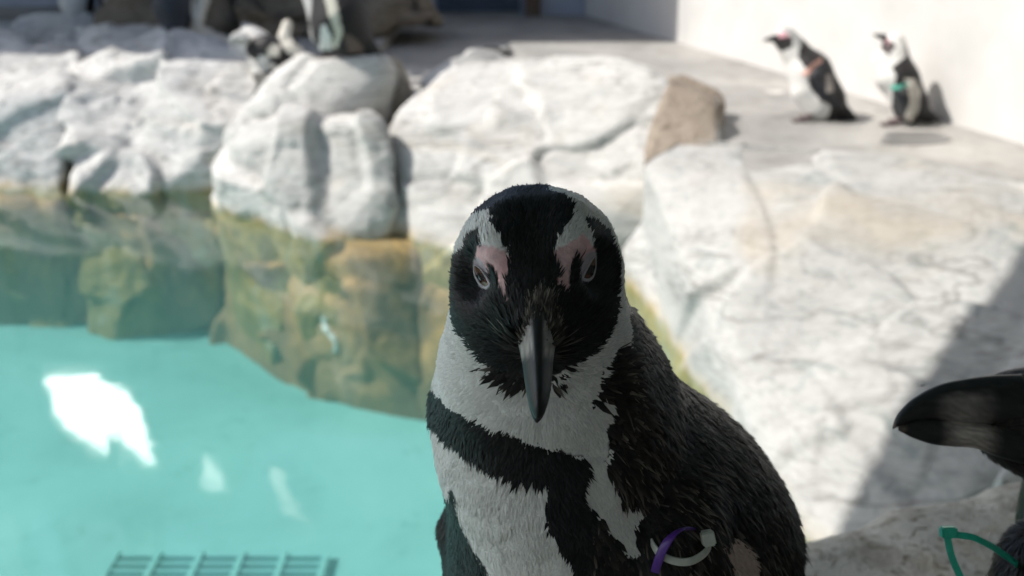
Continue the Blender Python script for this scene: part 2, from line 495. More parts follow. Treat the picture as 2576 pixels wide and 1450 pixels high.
ring = [(x + .15 * np.sign(x - pc_[0]), y + .15 * np.sign(y - pc_[1])) for x, y in POOL]
t_ = [bm.verts.new((x, y, 0)) for x, y in ring]; l_ = [bm.verts.new((x, y, FLOOR - .3)) for x, y in ring]
bm.faces.new(t_); bm.faces.new(l_[::-1])
for i in range(len(ring)): bm.faces.new((t_[i], t_[(i + 1) % len(ring)], l_[(i + 1) % len(ring)], l_[i]))
wat = tag(obj('water', bm, M['water']), kind='structure')

# white wall on the right, running away from the camera
def prism(bm, xy, z0, z1):
    lo = [bm.verts.new((x, y, z0)) for x, y in xy]; hi = [bm.verts.new((x, y, z1)) for x, y in xy]
    n = len(xy)
    bm.faces.new(lo[::-1]); bm.faces.new(hi)
    for i in range(n):
        j = (i + 1) % n; bm.faces.new((lo[i], lo[j], hi[j], hi[i]))
w0 = G(1500, 47, GZ)[:2]; w1 = G(2576, 365, GZ)[:2]
wd = (w1 - w0) / np.linalg.norm(w1 - w0); wn = np.array([-wd[1], wd[0]])
if wn[0] < 0: wn = -wn
wa = w0 - wd * 1.1; wb = w1 + wd * 3.0
bm = bmesh.new(); prism(bm, [wa, wb, wb + wn * .25, wa + wn * .25], GZ - .1, 3.6)
ww = obj('white_wall', bm, M['wall_white'], origin=(*((wa + wb) / 2), GZ))
tag(ww, 'tall sunlit white rendered wall behind the two standing penguins', 'wall')
# shaded house at the back, with an eave that throws the shade in front of it
HY = 9.75
house = empty('keeper_house', (-1, HY, GZ), 'blue grey keeper house standing in shade at the back of the enclosure', 'building')
def part(name, boxes, m, parent, origin):
    bm = bmesh.new()
    for lo, hi in boxes: box(bm, lo, hi)
    return obj(name, bm, m, parent, origin=origin)
HO = (-1, HY, GZ)
part('wall', [((-9, HY, GZ - .1), (3.2, HY + .2, 3.3))], M['wall_blue'], house, HO)
dr = part('door', [((-.70, HY - .05, GZ + .04), (.07, HY - .003, 2.8))], M['door_blue'], house, HO)
part('door_post', [((.12, HY - .09, GZ), (.27, HY - .003, 2.95))], M['post_brown'], house, HO)
part('eave', [((-2.29, 8.08, 2.98), (1.2, HY - .003, 3.08)), ((-9, 6.75, 2.98), (-2.3, HY - .003, 3.08))], M['roof_grey'], house, HO)
part('parapet', [((-9, HY - .12, 3.3), (3.3, HY + .3, 3.42))], M['pole_white'], house, HO)

# raised terrace on the left, under the shaded rocks
bm = bmesh.new(); box(bm, (-9, 6.8, GZ - .3), (-.95, HY - .004, .60))
tag(obj('terrace', bm, M['ground']), kind='structure')
# roof of the visitors' shelter over the lens: shades the near ledge
p_edge = G(2105, 1290, .1); p_far = V(2530, 690, 3.2)
e_dir = (p_far - p_edge + TO_SUN * (p_edge[2] - p_far[2]) / TO_SUN[2])[:2]; e_dir = e_dir / np.linalg.norm(e_dir); e_nrm = np.array([e_dir[1], -e_dir[0]])
RZ = 3.6
e0 = (p_edge + TO_SUN * (RZ - .1) / TO_SUN[2])[:2]
ra = e0 - e_dir * 3.2; rb = e0 + e_dir * 7.5
bm = bmesh.new(); prism(bm, [ra, rb, rb + e_nrm * 6.5, ra + e_nrm * 6.5], RZ, RZ + .12)
shelter = obj('shelter_roof', bm, M['roof_grey'], origin=(*(e0 + e_nrm * 2), RZ))
tag(shelter, 'flat grey shelter roof over the near ledge', 'roof')

bm = bmesh.new(); prism(bm, [(-4, -1.6), (3.2, -1.6), (3.2, -1.45), (-4, -1.45)], GZ, 3.59)  # unseen wall behind the lens, added as white fill for the near penguin
tag(obj('added_wall', bm, M['wall_white'], origin=(0, -1.5, GZ)), 'unseen white wall behind the lens, added to fill the near penguin with light', 'wall')
bm = bmesh.new(); prism(bm, [(2.25, -1.4), (2.4, -1.4), (2.4, 1.0), (2.25, 1.0)], GZ, 3.3)  # unseen dark wall, added to darken the near penguin from the right
tag(obj('added_wall', bm, M['post_brown'], origin=(2.3, 0, GZ)), 'unseen dark wall at the side, added to darken the near penguin', 'wall')
# unseen tilted reflector, added and shaped to throw white glare on the water
wp = G(262, 1060, 0)
rd = wp - CAM; rd = unit(rd); rd[2] *= -1
tt = (6.5 - wp[1]) / rd[1]
wc = wp + rd * tt
half = unit(unit(TO_SUN) + unit(wp - wc))
ux = unit(np.cross([0, 0, 1], half)); uy = np.cross(half, ux)
glare_root = empty('glare_reflector', wc, 'tilted metal reflector added out of view, shaped to throw white glare on the pool', 'window')
bm = bmesh.new(); box(bm, (wc[0] - .03, wc[1] + .06, wc[2] + .2), (wc[0] + .03, wc[1] + .12, 3.2)); box(bm, (wc[0] - .03, wc[1] + .06, 3.2), (wc[0] + .03, 6.9, 3.26))
obj('bracket', bm, M['post_brown'], glare_root, origin=wc)
def slab(name, poly, m, parent, depth=.02):
    bm = bmesh.new()
    f = [bm.verts.new((ux * x + uy * y).tolist()) for x, y in poly]
    g = [bm.verts.new((ux * x + uy * y - half * depth).tolist()) for x, y in poly]
    bm.faces.new(f); bm.faces.new(g[::-1])
    for i in range(len(poly)):
        j = (i + 1) % len(poly); bm.faces.new((f[i], f[j], g[j], g[i]))
    return obj(name, bm, m, parent)
def mirrored(px, py, p0, nrm):
    q = G(px, py, 0); d = unit(q - CAM) * [1, 1, -1]
    return q + d * ((p0 - q) @ nrm / (d @ nrm))
def glare(pts):
    return [((p - wc) @ ux, (p - wc) @ uy) for p in (mirrored(x, y, wc, half) for x, y in pts)]
slab('glare_plate', glare([(116, 945), (235, 936), (288, 972), (303, 1150), (230, 1122), (150, 1110)]), M['glare_mirror'], glare_root)
slab('glare_plate', glare([(292, 974), (330, 1000), (356, 1045), (366, 1095), (396, 1172), (308, 1150)]), M['glare_mirror'], glare_root)
slab('glare_plate', glare([(520, 1150), (560, 1190), (575, 1235), (505, 1205)]), M['glare_mirror_dull'], glare_root)
slab('glare_plate', glare([(670, 1165), (715, 1200), (740, 1270), (790, 1335), (720, 1305), (690, 1240)]), M['glare_mirror_dull'], glare_root)
# unseen white panels, added only to mirror as pale bands in the pool
sn = unit(np.array([-.35, -.45, .82])); s0 = np.array([-4.0, 11.5, 7.0])
for outline in ([(165, 1190), (375, 1175), (425, 1500), (190, 1500)], [(-120, 930), (30, 930), (95, 1500), (-120, 1500)]):
    pts = [mirrored(x, y, s0, sn) for x, y in outline]; c_ = np.mean(pts, 0)
    band_root = empty('band_reflector', c_, 'narrow white panel on poles, added out of view to mirror as a pale band in the pool' if outline[0][0] > 0 else 'broad white panel on poles, farther left, added out of view to mirror as a pale band', 'reflector', 'added panels for the pale pool bands')
    bm = bmesh.new(); f = [bm.verts.new(p.tolist()) for p in pts]; g = [bm.verts.new((p - sn * .02).tolist()) for p in pts]
    bm.faces.new(f); bm.faces.new(g[::-1])
    for i in range(4): bm.faces.new((f[i], f[(i + 1) % 4], g[(i + 1) % 4], g[i]))
    obj('band_panel', bm, M['pole_white'], band_root, origin=c_)
    for p in pts:
        bm = bmesh.new(); box(bm, (p[0] - .04, p[1] - .04, GZ), (p[0] + .04, p[1] + .04, p[2] - .03)); obj('pole', bm, M['post_brown'], band_root, origin=c_)

# ------------------------------------------------------------------ rocks
def rock(name, pts, m, label, cat='rock', h=.022, k=.012, amp=1.0, crack=1.0, seed=0, group=None, strata=(.5, .3, .8)):
    pts = np.array(pts)
    bm = bmesh.new()
    for p in pts: bm.verts.new(p.tolist())
    r = bmesh.ops.convex_hull(bm, input=bm.verts)
    bmesh.ops.recalc_face_normals(bm, faces=bm.faces)
    pl = []
    for f in bm.faces:
        if f.calc_area() > 1e-5: pl.append((*f.normal, f.normal.dot(f.verts[0].co)))
    bm.free()
    pl = np.array(pl)
    # merge near-identical planes
    keep = []
    for p in pl:
        if not any(np.dot(p[:3], q[:3]) > .9995 and abs(p[3] - q[3]) < 1e-3 for q in keep): keep.append(p)
    pl = np.array(keep)
    def f(P):
        d = P @ pl[:, :3].T - pl[:, 3]
        mx = d.max(1)
        return mx + k * np.log(np.exp((d - mx[:, None]) / k).sum(1)) - k * .4
    lo = pts.min(0) - 4 * h - k * 2; hi = pts.max(0) + 4 * h + k * 2
    v, q = implicit(f, lo, hi, h, 4)
    n = grad(f, v)
    s = unit(np.array(strata))
    W = v + .10 * np.stack([vnoise(v * 2.3 + 5 * i, seed + 90 + i) for i in range(3)], 1)
    big = fbm(W * 1.9, 3, seed + 1)
    r = np.random.default_rng(seed)
    def chips(size, tilt, stretch=1.0):
        """broken stone: every cell of a random partition gets its own tilted plane"""
        lo_, hi_ = v.min(0) - size, v.max(0) + size
        m_ = max(6, int(np.prod((hi_ - lo_) / size) * .8))
        c_ = lo_ + r.random((m_, 3)) * (hi_ - lo_)
        kd_ = KDTree(m_)
        for i_, p_ in enumerate(c_): kd_.insert(p_.tolist(), i_)
        kd_.balance()
        Wc = W + (s * ((W @ s) * (stretch - 1))[:, None])
        fn_ = [kd_.find_n(p_, 2) for p_ in Wc.tolist()]
        i0 = np.array([f_[0][1] for f_ in fn_]); i1 = np.array([f_[1][1] for f_ in fn_])
        d0 = np.array([f_[0][2] for f_ in fn_]); d1 = np.array([f_[1][2] for f_ in fn_])
        g_ = r.normal(size=(m_, 3)) * tilt; o_ = r.normal(size=m_) * size * tilt * .3
        h0 = ((Wc - c_[i0]) * g_[i0]).sum(1) + o_[i0]; h1 = ((Wc - c_[i1]) * g_[i1]).sum(1) + o_[i1]
        w_ = np.clip(.5 + (d1 - d0) / (size * .10), .5, 1)
        return np.clip(h0 * w_ + h1 * (1 - w_), -size * .16, size * .16), np.exp(-((d1 - d0) / (size * .05)) ** 2)
    ch1, ed1 = chips(.58, .11, 1.5)
    ch2, ed2 = chips(.17, .10, 1.7)
    med = fbm(W * 7, 3, seed + 3)
    fine = fbm(v * 26, 3, seed + 5)
    msk = np.clip(fbm(W * 2.1 + 4, 2, seed + 33) * 2.5 + .2, 0, 1)
    d = amp * (.016 * big + 1.15 * ch1 + .5 * ch2 + .005 * med + .003 * fine) - crack * (.016 * ed1 * msk + .005 * ed2 * (1 - msk))
    v = v + n * d[:, None]
    o = mesh_np(name, v, q, m, origin=pts.mean(0))
    tag(o, label, cat, group)
    return o
def down(*ps, dy=0.0, z=FLOOR - .05):
    return [np.array([p[0], p[1] + dy, z]) for p in ps]
def up_to(p, z):
    return np.array([p[0], p[1], z])

# left rock, two blocks
f_ = [G(-260, 452, 0), G(150, 478, 0)]
rock('shore_rock', f_ + down(*f_, dy=-.12) + [V(-260, 260, 6.1), V(0, 262, 6.0), V(185, 205, 6.1), V(-260, 70, 7.2), V(230, 78, 7.2), G(-260, 60, .2), G(230, 90, .2)],
     M['rock_grey'], 'grey white rock at the far left waterline, at the picture edge', seed=3, k=.012, amp=1.1, crack=.9, strata=(.2, .1, .9))
f_ = [G(172, 486, 0), G(330, 496, 0), G(552, 474, 0)]
rock('shore_rock', f_ + down(*f_, dy=-.10) + [V(160, 192, 6.1), V(285, 208, 6.0), V(440, 168, 6.0), V(500, 122, 6.1), V(640, 100, 6.1), V(690, 150, 6.0), V(668, 300, 5.78), V(170, 84, 7.2), V(420, 84, 6.9), V(640, 94, 6.3), G(640, 200, .2)],
     M['rock_grey'], 'broad pale rock with a bright flat top and grey pitted front face', seed=11, k=.012, amp=1.25, crack=1.0, strata=(.3, .1, .9))
# middle-left boulders
f_ = [G(560, 500, 0), G(690, 560, 0), G(845, 606, 0), G(935, 602, 0), G(968, 580, 0)]
rock('boulder', f_ + down(*f_, dy=-.06) + [V(548, 360, 5.35), V(600, 305, 5.4), V(700, 285, 5.3), V(860, 292, 5.1), V(935, 292, 5.1), V(985, 335, 5.08), V(1010, 440, 5.05), V(985, 560, 5.05), V(620, 300, 5.8), V(930, 285, 5.6)],
     M['rock_white'], 'cream boulder with slanted ridges dipping into the water, left of the biggest boulder', seed=21, amp=.8, strata=(.75, .0, .65))
rock('boulder', [V(562, 345, 5.5), V(700, 185, 5.52), V(780, 134, 5.5), V(850, 128, 5.45), V(955, 152, 5.42), V(968, 185, 5.42), V(880, 290, 5.4), V(780, 330, 5.35), V(620, 330, 5.4), V(720, 180, 6.1), V(950, 150, 6.1), V(600, 500, 5.7), V(930, 500, 5.7)],
     M['rock_white'], 'pale pinkish boulder whose top carries the cropped penguin', seed=31, amp=.7)
rock('boulder', [V(880, 285, 5.62), V(960, 150, 5.62), V(1000, 160, 5.65), V(1018, 225, 5.62), V(960, 290, 5.6), V(900, 400, 5.65), V(1010, 400, 5.65), V(960, 160, 6.1), V(1020, 230, 6.1)],
     M['rock_tan'], 'small tan boulder wedged between paler boulders', seed=37, amp=.6)
rock('stone', [G(985, 590, 0), G(1040, 586, 0), V(975, 530, 5.1), V(1000, 475, 5.12), V(1030, 490, 5.15), V(1042, 570, 5.12), V(1000, 480, 5.4), V(1040, 500, 5.4)] + down(G(985, 590, 0), G(1040, 586, 0)),
     M['rock_white'], 'small brownish stone in the crevice at the waterline', seed=41, amp=.4, crack=.3, h=.02)
# the biggest boulder, middle
f_ = [G(1045, 612, 0), G(1200, 640, 0), G(1420, 652, 0), G(1585, 640, 0)]
rock('boulder', f_ + down(*f_, dy=-.05) + [V(968, 292, 5.25), V(1040, 218, 5.35), V(1150, 145, 5.5), V(1400, 135, 5.4), V(1560, 150, 5.2), V(1662, 190, 5.0), V(1000, 350, 5.18), V(1600, 405, 4.78), V(1592, 470, 4.78),
     V(1806, 252, 4.95), V(1814, 350, 4.72), V(1800, 430, 4.6), V(1150, 140, 6.0), V(1560, 140, 5.9), V(1806, 248, 5.3)],
     M['rock_white'], 'biggest white boulder with slanting cracks and a brown shaded right end', seed=53, amp=.42, crack=.9, strata=(-.45, .1, .85))
rock('boulder', [V(1672, 190, 4.98), V(1812, 250, 4.9), V(1822, 350, 4.66), V(1812, 432, 4.55), V(1612, 408, 4.68), V(1600, 440, 4.68), V(1700, 318, 4.74), V(1690, 190, 5.4), V(1815, 240, 5.3), V(1820, 430, 5.0)],  # separate block laid over the boulder's own right facet, shade in its colour
     M['rock_stain_shade'], 'added streaked block for the right facet of the biggest boulder, stain and shade put into its brown', seed=59, amp=.95, crack=.8, strata=(.9, .1, .2))
# right rock, close, in sun and shade
f_ = [G(1602, 722, 0), G(1760, 950, 0), G(1985, 1310, 0), G(2100, 1430, 0)]
rock('rock_face', f_ + down(*f_) + [V(1592, 402, 4.40), V(1660, 384, 4.36), V(1850, 397, 4.30), V(2080, 408, 4.22), V(2260, 438, 4.05), V(2400, 488, 3.75), V(2466, 600, 3.28), V(2720, 640, 3.1), V(2450, 1240, 2.55), V(2800, 1200, 2.65),
     up_to(V(1700, 380, 4.8), .57), up_to(V(2080, 400, 4.6), .57), up_to(V(2260, 430, 4.5), .57), up_to(V(2900, 600, 3.6), .57), G(2900, 1200, 0)],
     M['rock_bright'], 'large bright rock face on the right crossed by a diagonal shadow', h=.018, seed=67, amp=.42, crack=.9, strata=(.3, .8, .4))
rock('stone', [V(2415, 1290, 1.75), V(2450, 1215, 1.8), V(2560, 1150, 1.85), V(2760, 1120, 1.9), V(2480, 1420, 1.7), V(2760, 1420, 1.7), V(2560, 1150, 2.1), V(2760, 1120, 2.15), V(2480, 1400, 2.0)],
     M['rock_bright'], 'smooth pale stone in the shade between the ledge and the large rock face', seed=71, amp=.35, crack=.2, h=.015)
# the drowned foot of the shore: olive and tan rock that runs down to the pool floor
def lower(pts, z): return [np.array([p[0], p[1], z]) for p in pts]
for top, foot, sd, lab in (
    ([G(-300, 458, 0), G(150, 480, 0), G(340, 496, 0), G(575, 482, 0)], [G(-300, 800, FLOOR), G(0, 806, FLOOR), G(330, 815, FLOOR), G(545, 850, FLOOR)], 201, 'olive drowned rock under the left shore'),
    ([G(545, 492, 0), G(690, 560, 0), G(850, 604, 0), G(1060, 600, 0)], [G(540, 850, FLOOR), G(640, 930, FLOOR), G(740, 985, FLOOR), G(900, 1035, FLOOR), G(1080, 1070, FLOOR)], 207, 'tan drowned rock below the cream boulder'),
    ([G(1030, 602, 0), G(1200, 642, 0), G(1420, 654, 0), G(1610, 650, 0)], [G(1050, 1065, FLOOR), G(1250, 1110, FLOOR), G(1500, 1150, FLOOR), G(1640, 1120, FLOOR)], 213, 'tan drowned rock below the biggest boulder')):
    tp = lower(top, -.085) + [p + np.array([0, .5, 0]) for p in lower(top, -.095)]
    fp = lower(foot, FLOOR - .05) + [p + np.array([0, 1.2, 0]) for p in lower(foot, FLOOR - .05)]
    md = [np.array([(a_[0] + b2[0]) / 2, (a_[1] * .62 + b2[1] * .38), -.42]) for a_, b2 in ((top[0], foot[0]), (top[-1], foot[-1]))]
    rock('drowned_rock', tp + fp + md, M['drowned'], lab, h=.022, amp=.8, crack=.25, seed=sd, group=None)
# near ledge under the penguins
LZ = 1.0
b_edge = [G(2000, 1352, LZ), G(2120, 1312, LZ), G(2270, 1284, LZ), G(2450, 1258, LZ), G(2600, 1236, LZ)]
near = [np.array([-.30, .62, LZ]), np.array([-.42, .2, LZ]), np.array([-.3, -.5, LZ]), np.array([1.5, -.5, LZ]), np.array([1.5, 1.1, LZ])]
led = b_edge + near
rock('ledge', led + down(*led), M['rock_ledge'], 'speckled brown ledge that the near penguins stand on', 'ledge', h=.012, k=.018, amp=.45, crack=.3, seed=83)
# brown rocks in the shade at the back
for i, (pts, lab, sd) in enumerate((
    ([(300, 92, 7.0), (640, 88, 7.3), (330, -160, 7.6), (600, -170, 7.7), (420, 20, 7.0), (560, 30, 7.1), (300, 60, 8.1), (640, 60, 8.1)], 'brown rock in shade behind the dark wet penguin', 101),
    ([(600, 100, 7.1), (930, 95, 7.1), (560, -180, 7.7), (900, -200, 7.7), (650, 20, 7.1), (900, 10, 7.1), (620, 60, 8.2), (940, 60, 8.2)], 'brown layered rock in shade behind the cropped penguin', 113),
    ([(900, 90, 7.1), (1118, 78, 7.15), (880, -140, 7.7), (1080, -120, 7.6), (960, 10, 7.05), (1105, 10, 7.1), (900, 60, 8.2), (1120, 60, 8.0)], 'mossy brown rock at the right end of the shaded rock pile', 127))):
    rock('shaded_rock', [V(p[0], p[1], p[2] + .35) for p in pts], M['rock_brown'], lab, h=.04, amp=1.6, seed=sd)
rock('stone', [G(1180, 132, GZ), G(1290, 130, GZ), G(1195, 118, GZ), G(1280, 118, GZ), G(1235, 124, GZ + .10), G(1200, 128, GZ + .08), G(1260, 126, GZ + .09)], M['rock_bright'], 'flat white stone on the ground behind the biggest boulder', h=.01, k=.005, amp=.25, crack=0, seed=131)
rock('stone', [V(578, 100, 5.9), V(628, 100, 5.9), V(585, 84, 5.92), V(620, 82, 5.92), V(600, 79, 5.95), V(600, 95, 6.05), V(575, 112, 5.95), V(630, 112, 5.95)], M['rock_bright'], 'small white lump on top of the broad pale rock', h=.008, k=.006, amp=.1, crack=0, seed=137)

# shallow puddle in front of the far penguins
bm = bmesh.new(); vs_ = []
for i in range(28):
    a = 2 * math.pi * i / 28
    p = G(2295 + (86 + 14 * math.sin(3 * a + 1)) * math.cos(a), 349 + (20 + 4 * math.cos(2 * a)) * math.sin(a), GZ)
    vs_.append(bm.verts.new((p[0], p[1], GZ + .004)))
bm.faces.new(vs_)
m_, nt_, b_s = mat('wet_concrete'); b_s.inputs['Roughness'].default_value = .35
nt_.links.new(ramp(nt_, noise(nt_, mapping(nt_)[0], 5, 5, .6), [(.3, (.13, .125, .12)), (.7, (.21, .205, .195))]), b_s.inputs['Base Color'])
tag(obj('puddle', bm, m_), kind='structure')
# drain grate on the pool floor
gp = G(300, 1405, FLOOR); gq = G(822, 1412, FLOOR)
gx0, gx1, gy1 = gp[0], gq[0], gp[1]
grate = empty('drain_grate', ((gx0 + gx1) / 2, gy1 - .2, FLOOR), 'dark turquoise drain grate on the pool floor', 'drain')
GO = ((gx0 + gx1) / 2, gy1 - .2, FLOOR)
part('recess', [((gx0, gy1 - .42, FLOOR + .004), (gx1, gy1, FLOOR + .008))], M['grate_dark'], grate, GO)
n_c = 5
for i in range(9):
    y = gy1 - .02 - i * .048
    part('slat', [((gx0, y - .012, FLOOR + .009), (gx1, y + .012, FLOOR + .03))], M['grate'], grate, GO)
for i in range(n_c + 1):
    x = gx0 + (gx1 - gx0) * i / n_c
    part('crossbar', [((x - .012, gy1 - .42, FLOOR + .031), (x + .012, gy1, FLOOR + .04))], M['pool_paint'], grate, GO)

#@@BIRDS
# ================================================================== near penguin
def tube(name, pts, rad, m, parent=None, n=8, origin=(0, 0, 0), flat=1.0, col=None):
    pts = np.array(pts, float); rad = np.broadcast_to(np.asarray(rad, float), (len(pts),))
    tan = unit(np.gradient(pts, axis=0))
    ref = np.array([0.3, 0.2, 1.0]); vs = []
    u = unit(np.cross(tan[0], ref))
    for i in range(len(pts)):
        u = unit(u - tan[i] * (u @ tan[i])); vv = np.cross(tan[i], u)
        for k in range(n):
            a = 2 * math.pi * k / n
            vs.append(pts[i] + rad[i] * (u * math.cos(a) + vv * math.sin(a) * flat))
    fs = []
    for i in range(len(pts) - 1):
        for k in range(n):
            k2 = (k + 1) % n
            fs.append((i * n + k, i * n + k2, (i + 1) * n + k2, (i + 1) * n + k))
    caps = [tuple(range(n))[::-1], tuple((len(pts) - 1) * n + k for k in range(n))]
    return mesh_np(name, vs, [np.array(fs), np.array(caps)], m, parent, col=col, origin=origin)
def spline(pts, n):
    pts = np.array(pts, float)
    t = np.linspace(0, len(pts) - 1, n); out = []
    for x in t:
        i = min(int(x), len(pts) - 2); f = x - i
        p0 = pts[max(i - 1, 0)]; p1 = pts[i]; p2 = pts[i + 1]; p3 = pts[min(i + 2, len(pts) - 1)]
        out.append(.5 * ((2 * p1) + (p2 - p0) * f + (2 * p0 - 5 * p1 + 4 * p2 - p3) * f * f + (3 * p1 - p0 - 3 * p2 + p3) * f ** 3))
    return np.array(out)
def ribbon(name, pts, across, wid, thick, m, parent, origin, facing=False):
    """flat strap through pts; across = direction of its width at each point"""
    pts = np.array(pts, float); n = len(pts)
    tan = unit(np.gradient(pts, axis=0)); ac = np.broadcast_to(np.asarray(across, float), pts.shape)
    if facing: ac = unit(np.cross(tan, FWD)) + .45 * FWD
    ac = unit(ac - tan * (ac * tan).sum(1, keepdims=True)); nn = np.cross(tan, ac)
    prof = [(-1, -.5), (-.8, -1), (.8, -1), (1, -.5), (1, .5), (.8, 1), (-.8, 1), (-1, .5)]
    vs = np.concatenate([np.stack([pts[i] + ac[i] * a * wid / 2 + nn[i] * b * thick / 2 for a, b in prof]) for i in range(n)])
    k = len(prof); fs = []
    for i in range(n - 1):
        for j in range(k):
            j2 = (j + 1) % k; fs.append((i * k + j, i * k + j2, (i + 1) * k + j2, (i + 1) * k + j))
    caps = np.array([tuple(range(k))[::-1], tuple((n - 1) * k + j for j in range(k))])
    return mesh_np(name, vs, [np.array(fs), caps], m, parent, origin=origin)

def cam_dir(x, y, toward):
    return unit(RGT * x + UPV * y - FWD * toward)
BILL = cam_dir(0, -.77, .64); TOPN = cam_dir(0, .64, .77)
HEAD_C = V(1350, 702, .492)
BB = V(1350, 890, .448)          # the coat fans out from the bill
def hero_f(P):
    d = ell(P, HEAD_C, (RGT, BILL, TOPN), (.0385, .0450, .0370))
    d = smin(d, cone(P, V(1350, 790, .495), R(186, .495), V(1354, 890, .515), R(206, .515)), .018)
    d = smin(d, ell(P, V(1353, 648, .497), (RGT, UPV, FWD), (.0390, .0338, .036)), .012)
    # bill root
    d = smin(d, cone(P, V(1346, 720, .470), R(98, .47), V(1351, 832, .449), R(47, .449)), .018)
    # brows
    for bx, by in ((1262, 640), (1432, 622)):
        d = smin(d, cone(P, V(bx, by, .462), .0095, V(bx + (1347 - bx) * .2, by - 60, .470), .010), .014)
    # hollow round each eye
    for ex, ey, dt in ((1188, 705, .474), (1508, 690, .474)):
        e = np.linalg.norm(P - V(ex, ey, dt - .012), axis=1) - .0085
        d = -smin(-d, e, .012)
    b = cone(P, V(1356, 900, .52), R(212, .52), V(1372, 985, .545), R(248, .545))
    b = smin(b, cone(P, V(1372, 985, .545), R(248, .545), V(1405, 1150, .565), R(255, .565)), .03)
    b = smin(b, cone(P, V(1405, 1150, .565), R(255, .565), V(1500, 1380, .61), R(312, .61)), .04)
    b = smin(b, cone(P, V(1430, 862, .555), R(136, .555), V(1572, 1370, .64), R(388, .64)), .03)
    b = smin(b, cone(P, V(1572, 1370, .64), R(388, .64), V(1600, 1720, .69), R(405, .69)), .04)
    b = smin(b, cone(P, V(1500, 1380, .61), R(312, .61), V(1560, 1750, .67), R(370, .67)), .04)
    b = smin(b, cone(P, V(1620, 1750, .70), R(360, .70), V(1680, 1990, .74), R(200, .74)), .06)
    b = smin(b, cone(P, V(1700, 1950, .76), .03, V(1800, 2040, .84), .008), .03)
    d = smin(d, b, .022)
    # flippers
    for ch in ([(1205, 1215, .61, 45), (1172, 1340, .618, 68), (1200, 1520, .63, 74), (1290, 1720, .645, 40)],):
        for p, q in zip(ch, ch[1:]):
            d = smin(d, cone(P, V(*p[:3]), R(p[3], p[2]), V(*q[:3]), R(q[3], q[2])), .006)
    fl = unit(-FWD + .5 * RGT)
    ch = [(1700, 1170, .556, 70), (1712, 1300, .535, 78), (1722, 1400, .528, 74), (1745, 1560, .53, 70), (1790, 1760, .55, 36)]
    for p, q in zip(ch, ch[1:]):
        d = smin(d, cone(P, V(*p[:3]), R(p[3], p[2]), V(*q[:3]), R(q[3], q[2]), (fl, 1.9)), .012)
    return d
hv, hq = implicit(hero_f, V(1000, 430, .56) - [.05, .22, .85], V(2080, 430, .56) + [.06, .45, .12], .0018, 5)
hn = grad(hero_f, hv, 8e-4)
# fine lumps of the coat
hv = hv + hn * (.0006 * fbm(hv * 120, 3, 5))[:, None]
hb = BVHTree.FromPolygons(hv.tolist(), hq.tolist())
hpx, ht = to_px(hv)
face_cam = ((CAM - hv) * hn).sum(1) > 0
vis = np.zeros(len(hv), bool)
for i in np.nonzero(face_cam)[0]:
    dvec = Vector((hv[i] - CAM).tolist()); L = dvec.length
    hit = hb.ray_cast(Vector(CAM.tolist()), dvec / L, L)
    vis[i] = hit[0] is None or hit[3] > L - .003
WHITE, BLACK, PINK, GREYLID, BACKF, NOSE, FLANK = range(7)
white_l = c1([(400, 340), (470, 312), (520, 312), (545, 350), (562, 385), (530, 385), (525, 410), (560, 450), (600, 500), (625, 540), (640, 580), (690, 640), (703, 690), (690, 700), (560, 600), (440, 570), (455, 490), (430, 485), (380, 505), (340, 555), (335, 590), (305, 632), (285, 680), (215, 690), (200, 600), (240, 500), (310, 380)])
white_r = c1([(1010, 138), (1050, 80), (1300, 120), (1500, 260), (1640, 450), (1680, 600), (1700, 900), (1700, 1200), (1700, 1440), (1560, 1450), (1440, 1445), (1500, 1340), (1560, 1220), (1588, 1100), (1596, 900), (1592, 700), (1570, 600), (1530, 500), (1470, 440), (1420, 400), (1370, 385), (1320, 395), (1340, 460), (1380, 510), (1400, 600), (1360, 560), (1300, 530), (1160, 580), (1065, 645), (1068, 620), (1105, 540), (1150, 460), (1195, 390), (1220, 300), (1215, 235), (1160, 200), (1100, 160)])
neck_w = c1([(170, 1060), (232, 1085), (215, 1150), (245, 1195), (232, 1215), (272, 1262), (255, 1290), (300, 1335), (345, 1368), (372, 1420)]) + \
    c2([(370, 60), (440, 130), (540, 190), (630, 205), (720, 190), (825, 170), (880, 140), (950, 85), (1080, 20)]) + c1([(1440, 1430), (1500, 1340), (1570, 1210), (1590, 1100), (1622, 1080), (1622, 1330)]) + \
    c2([(1205, 40), (1150, 120), (1110, 210), (1060, 310), (1075, 340), (1130, 300), (1200, 340), (1180, 430), (1160, 560), (1190, 620), (1160, 720), (1200, 820), (1260, 910), (1380, 975), (1405, 1060), (1330, 1120), (1350, 1200), (1400, 1290), (1300, 1335), (1270, 1280), (1190, 1180), (1130, 1110), (1110, 1060), (1050, 1000), (1000, 920), (990, 820), (1030, 740), (1020, 680), (950, 680), (880, 640), (800, 620), (700, 580), (600, 540), (520, 500), (430, 490), (330, 440), (230, 400), (150, 360), (70, 280), (-20, 200), (-40, 0)]) + c1([(60, 1350), (110, 1200)])
belly_w = c2([(20, 440), (75, 468), (110, 520), (160, 560), (260, 620), (330, 670), (390, 720), (480, 740), (560, 790), (600, 800), (640, 800), (720, 815), (770, 800), (790, 880), (775, 980), (780, 1080), (800, 1130), (850, 1200), (900, 1270), (955, 1340), (975, 1450), (1000, 1700), (1000, 2600), (-100, 2600), (-100, 460)])
flip_b = c2([(178, 870), (192, 1000), (230, 1120), (300, 1270), (370, 1370), (440, 1460), (600, 1800), (600, 2300), (-50, 2300), (40, 1250), (90, 1000)])
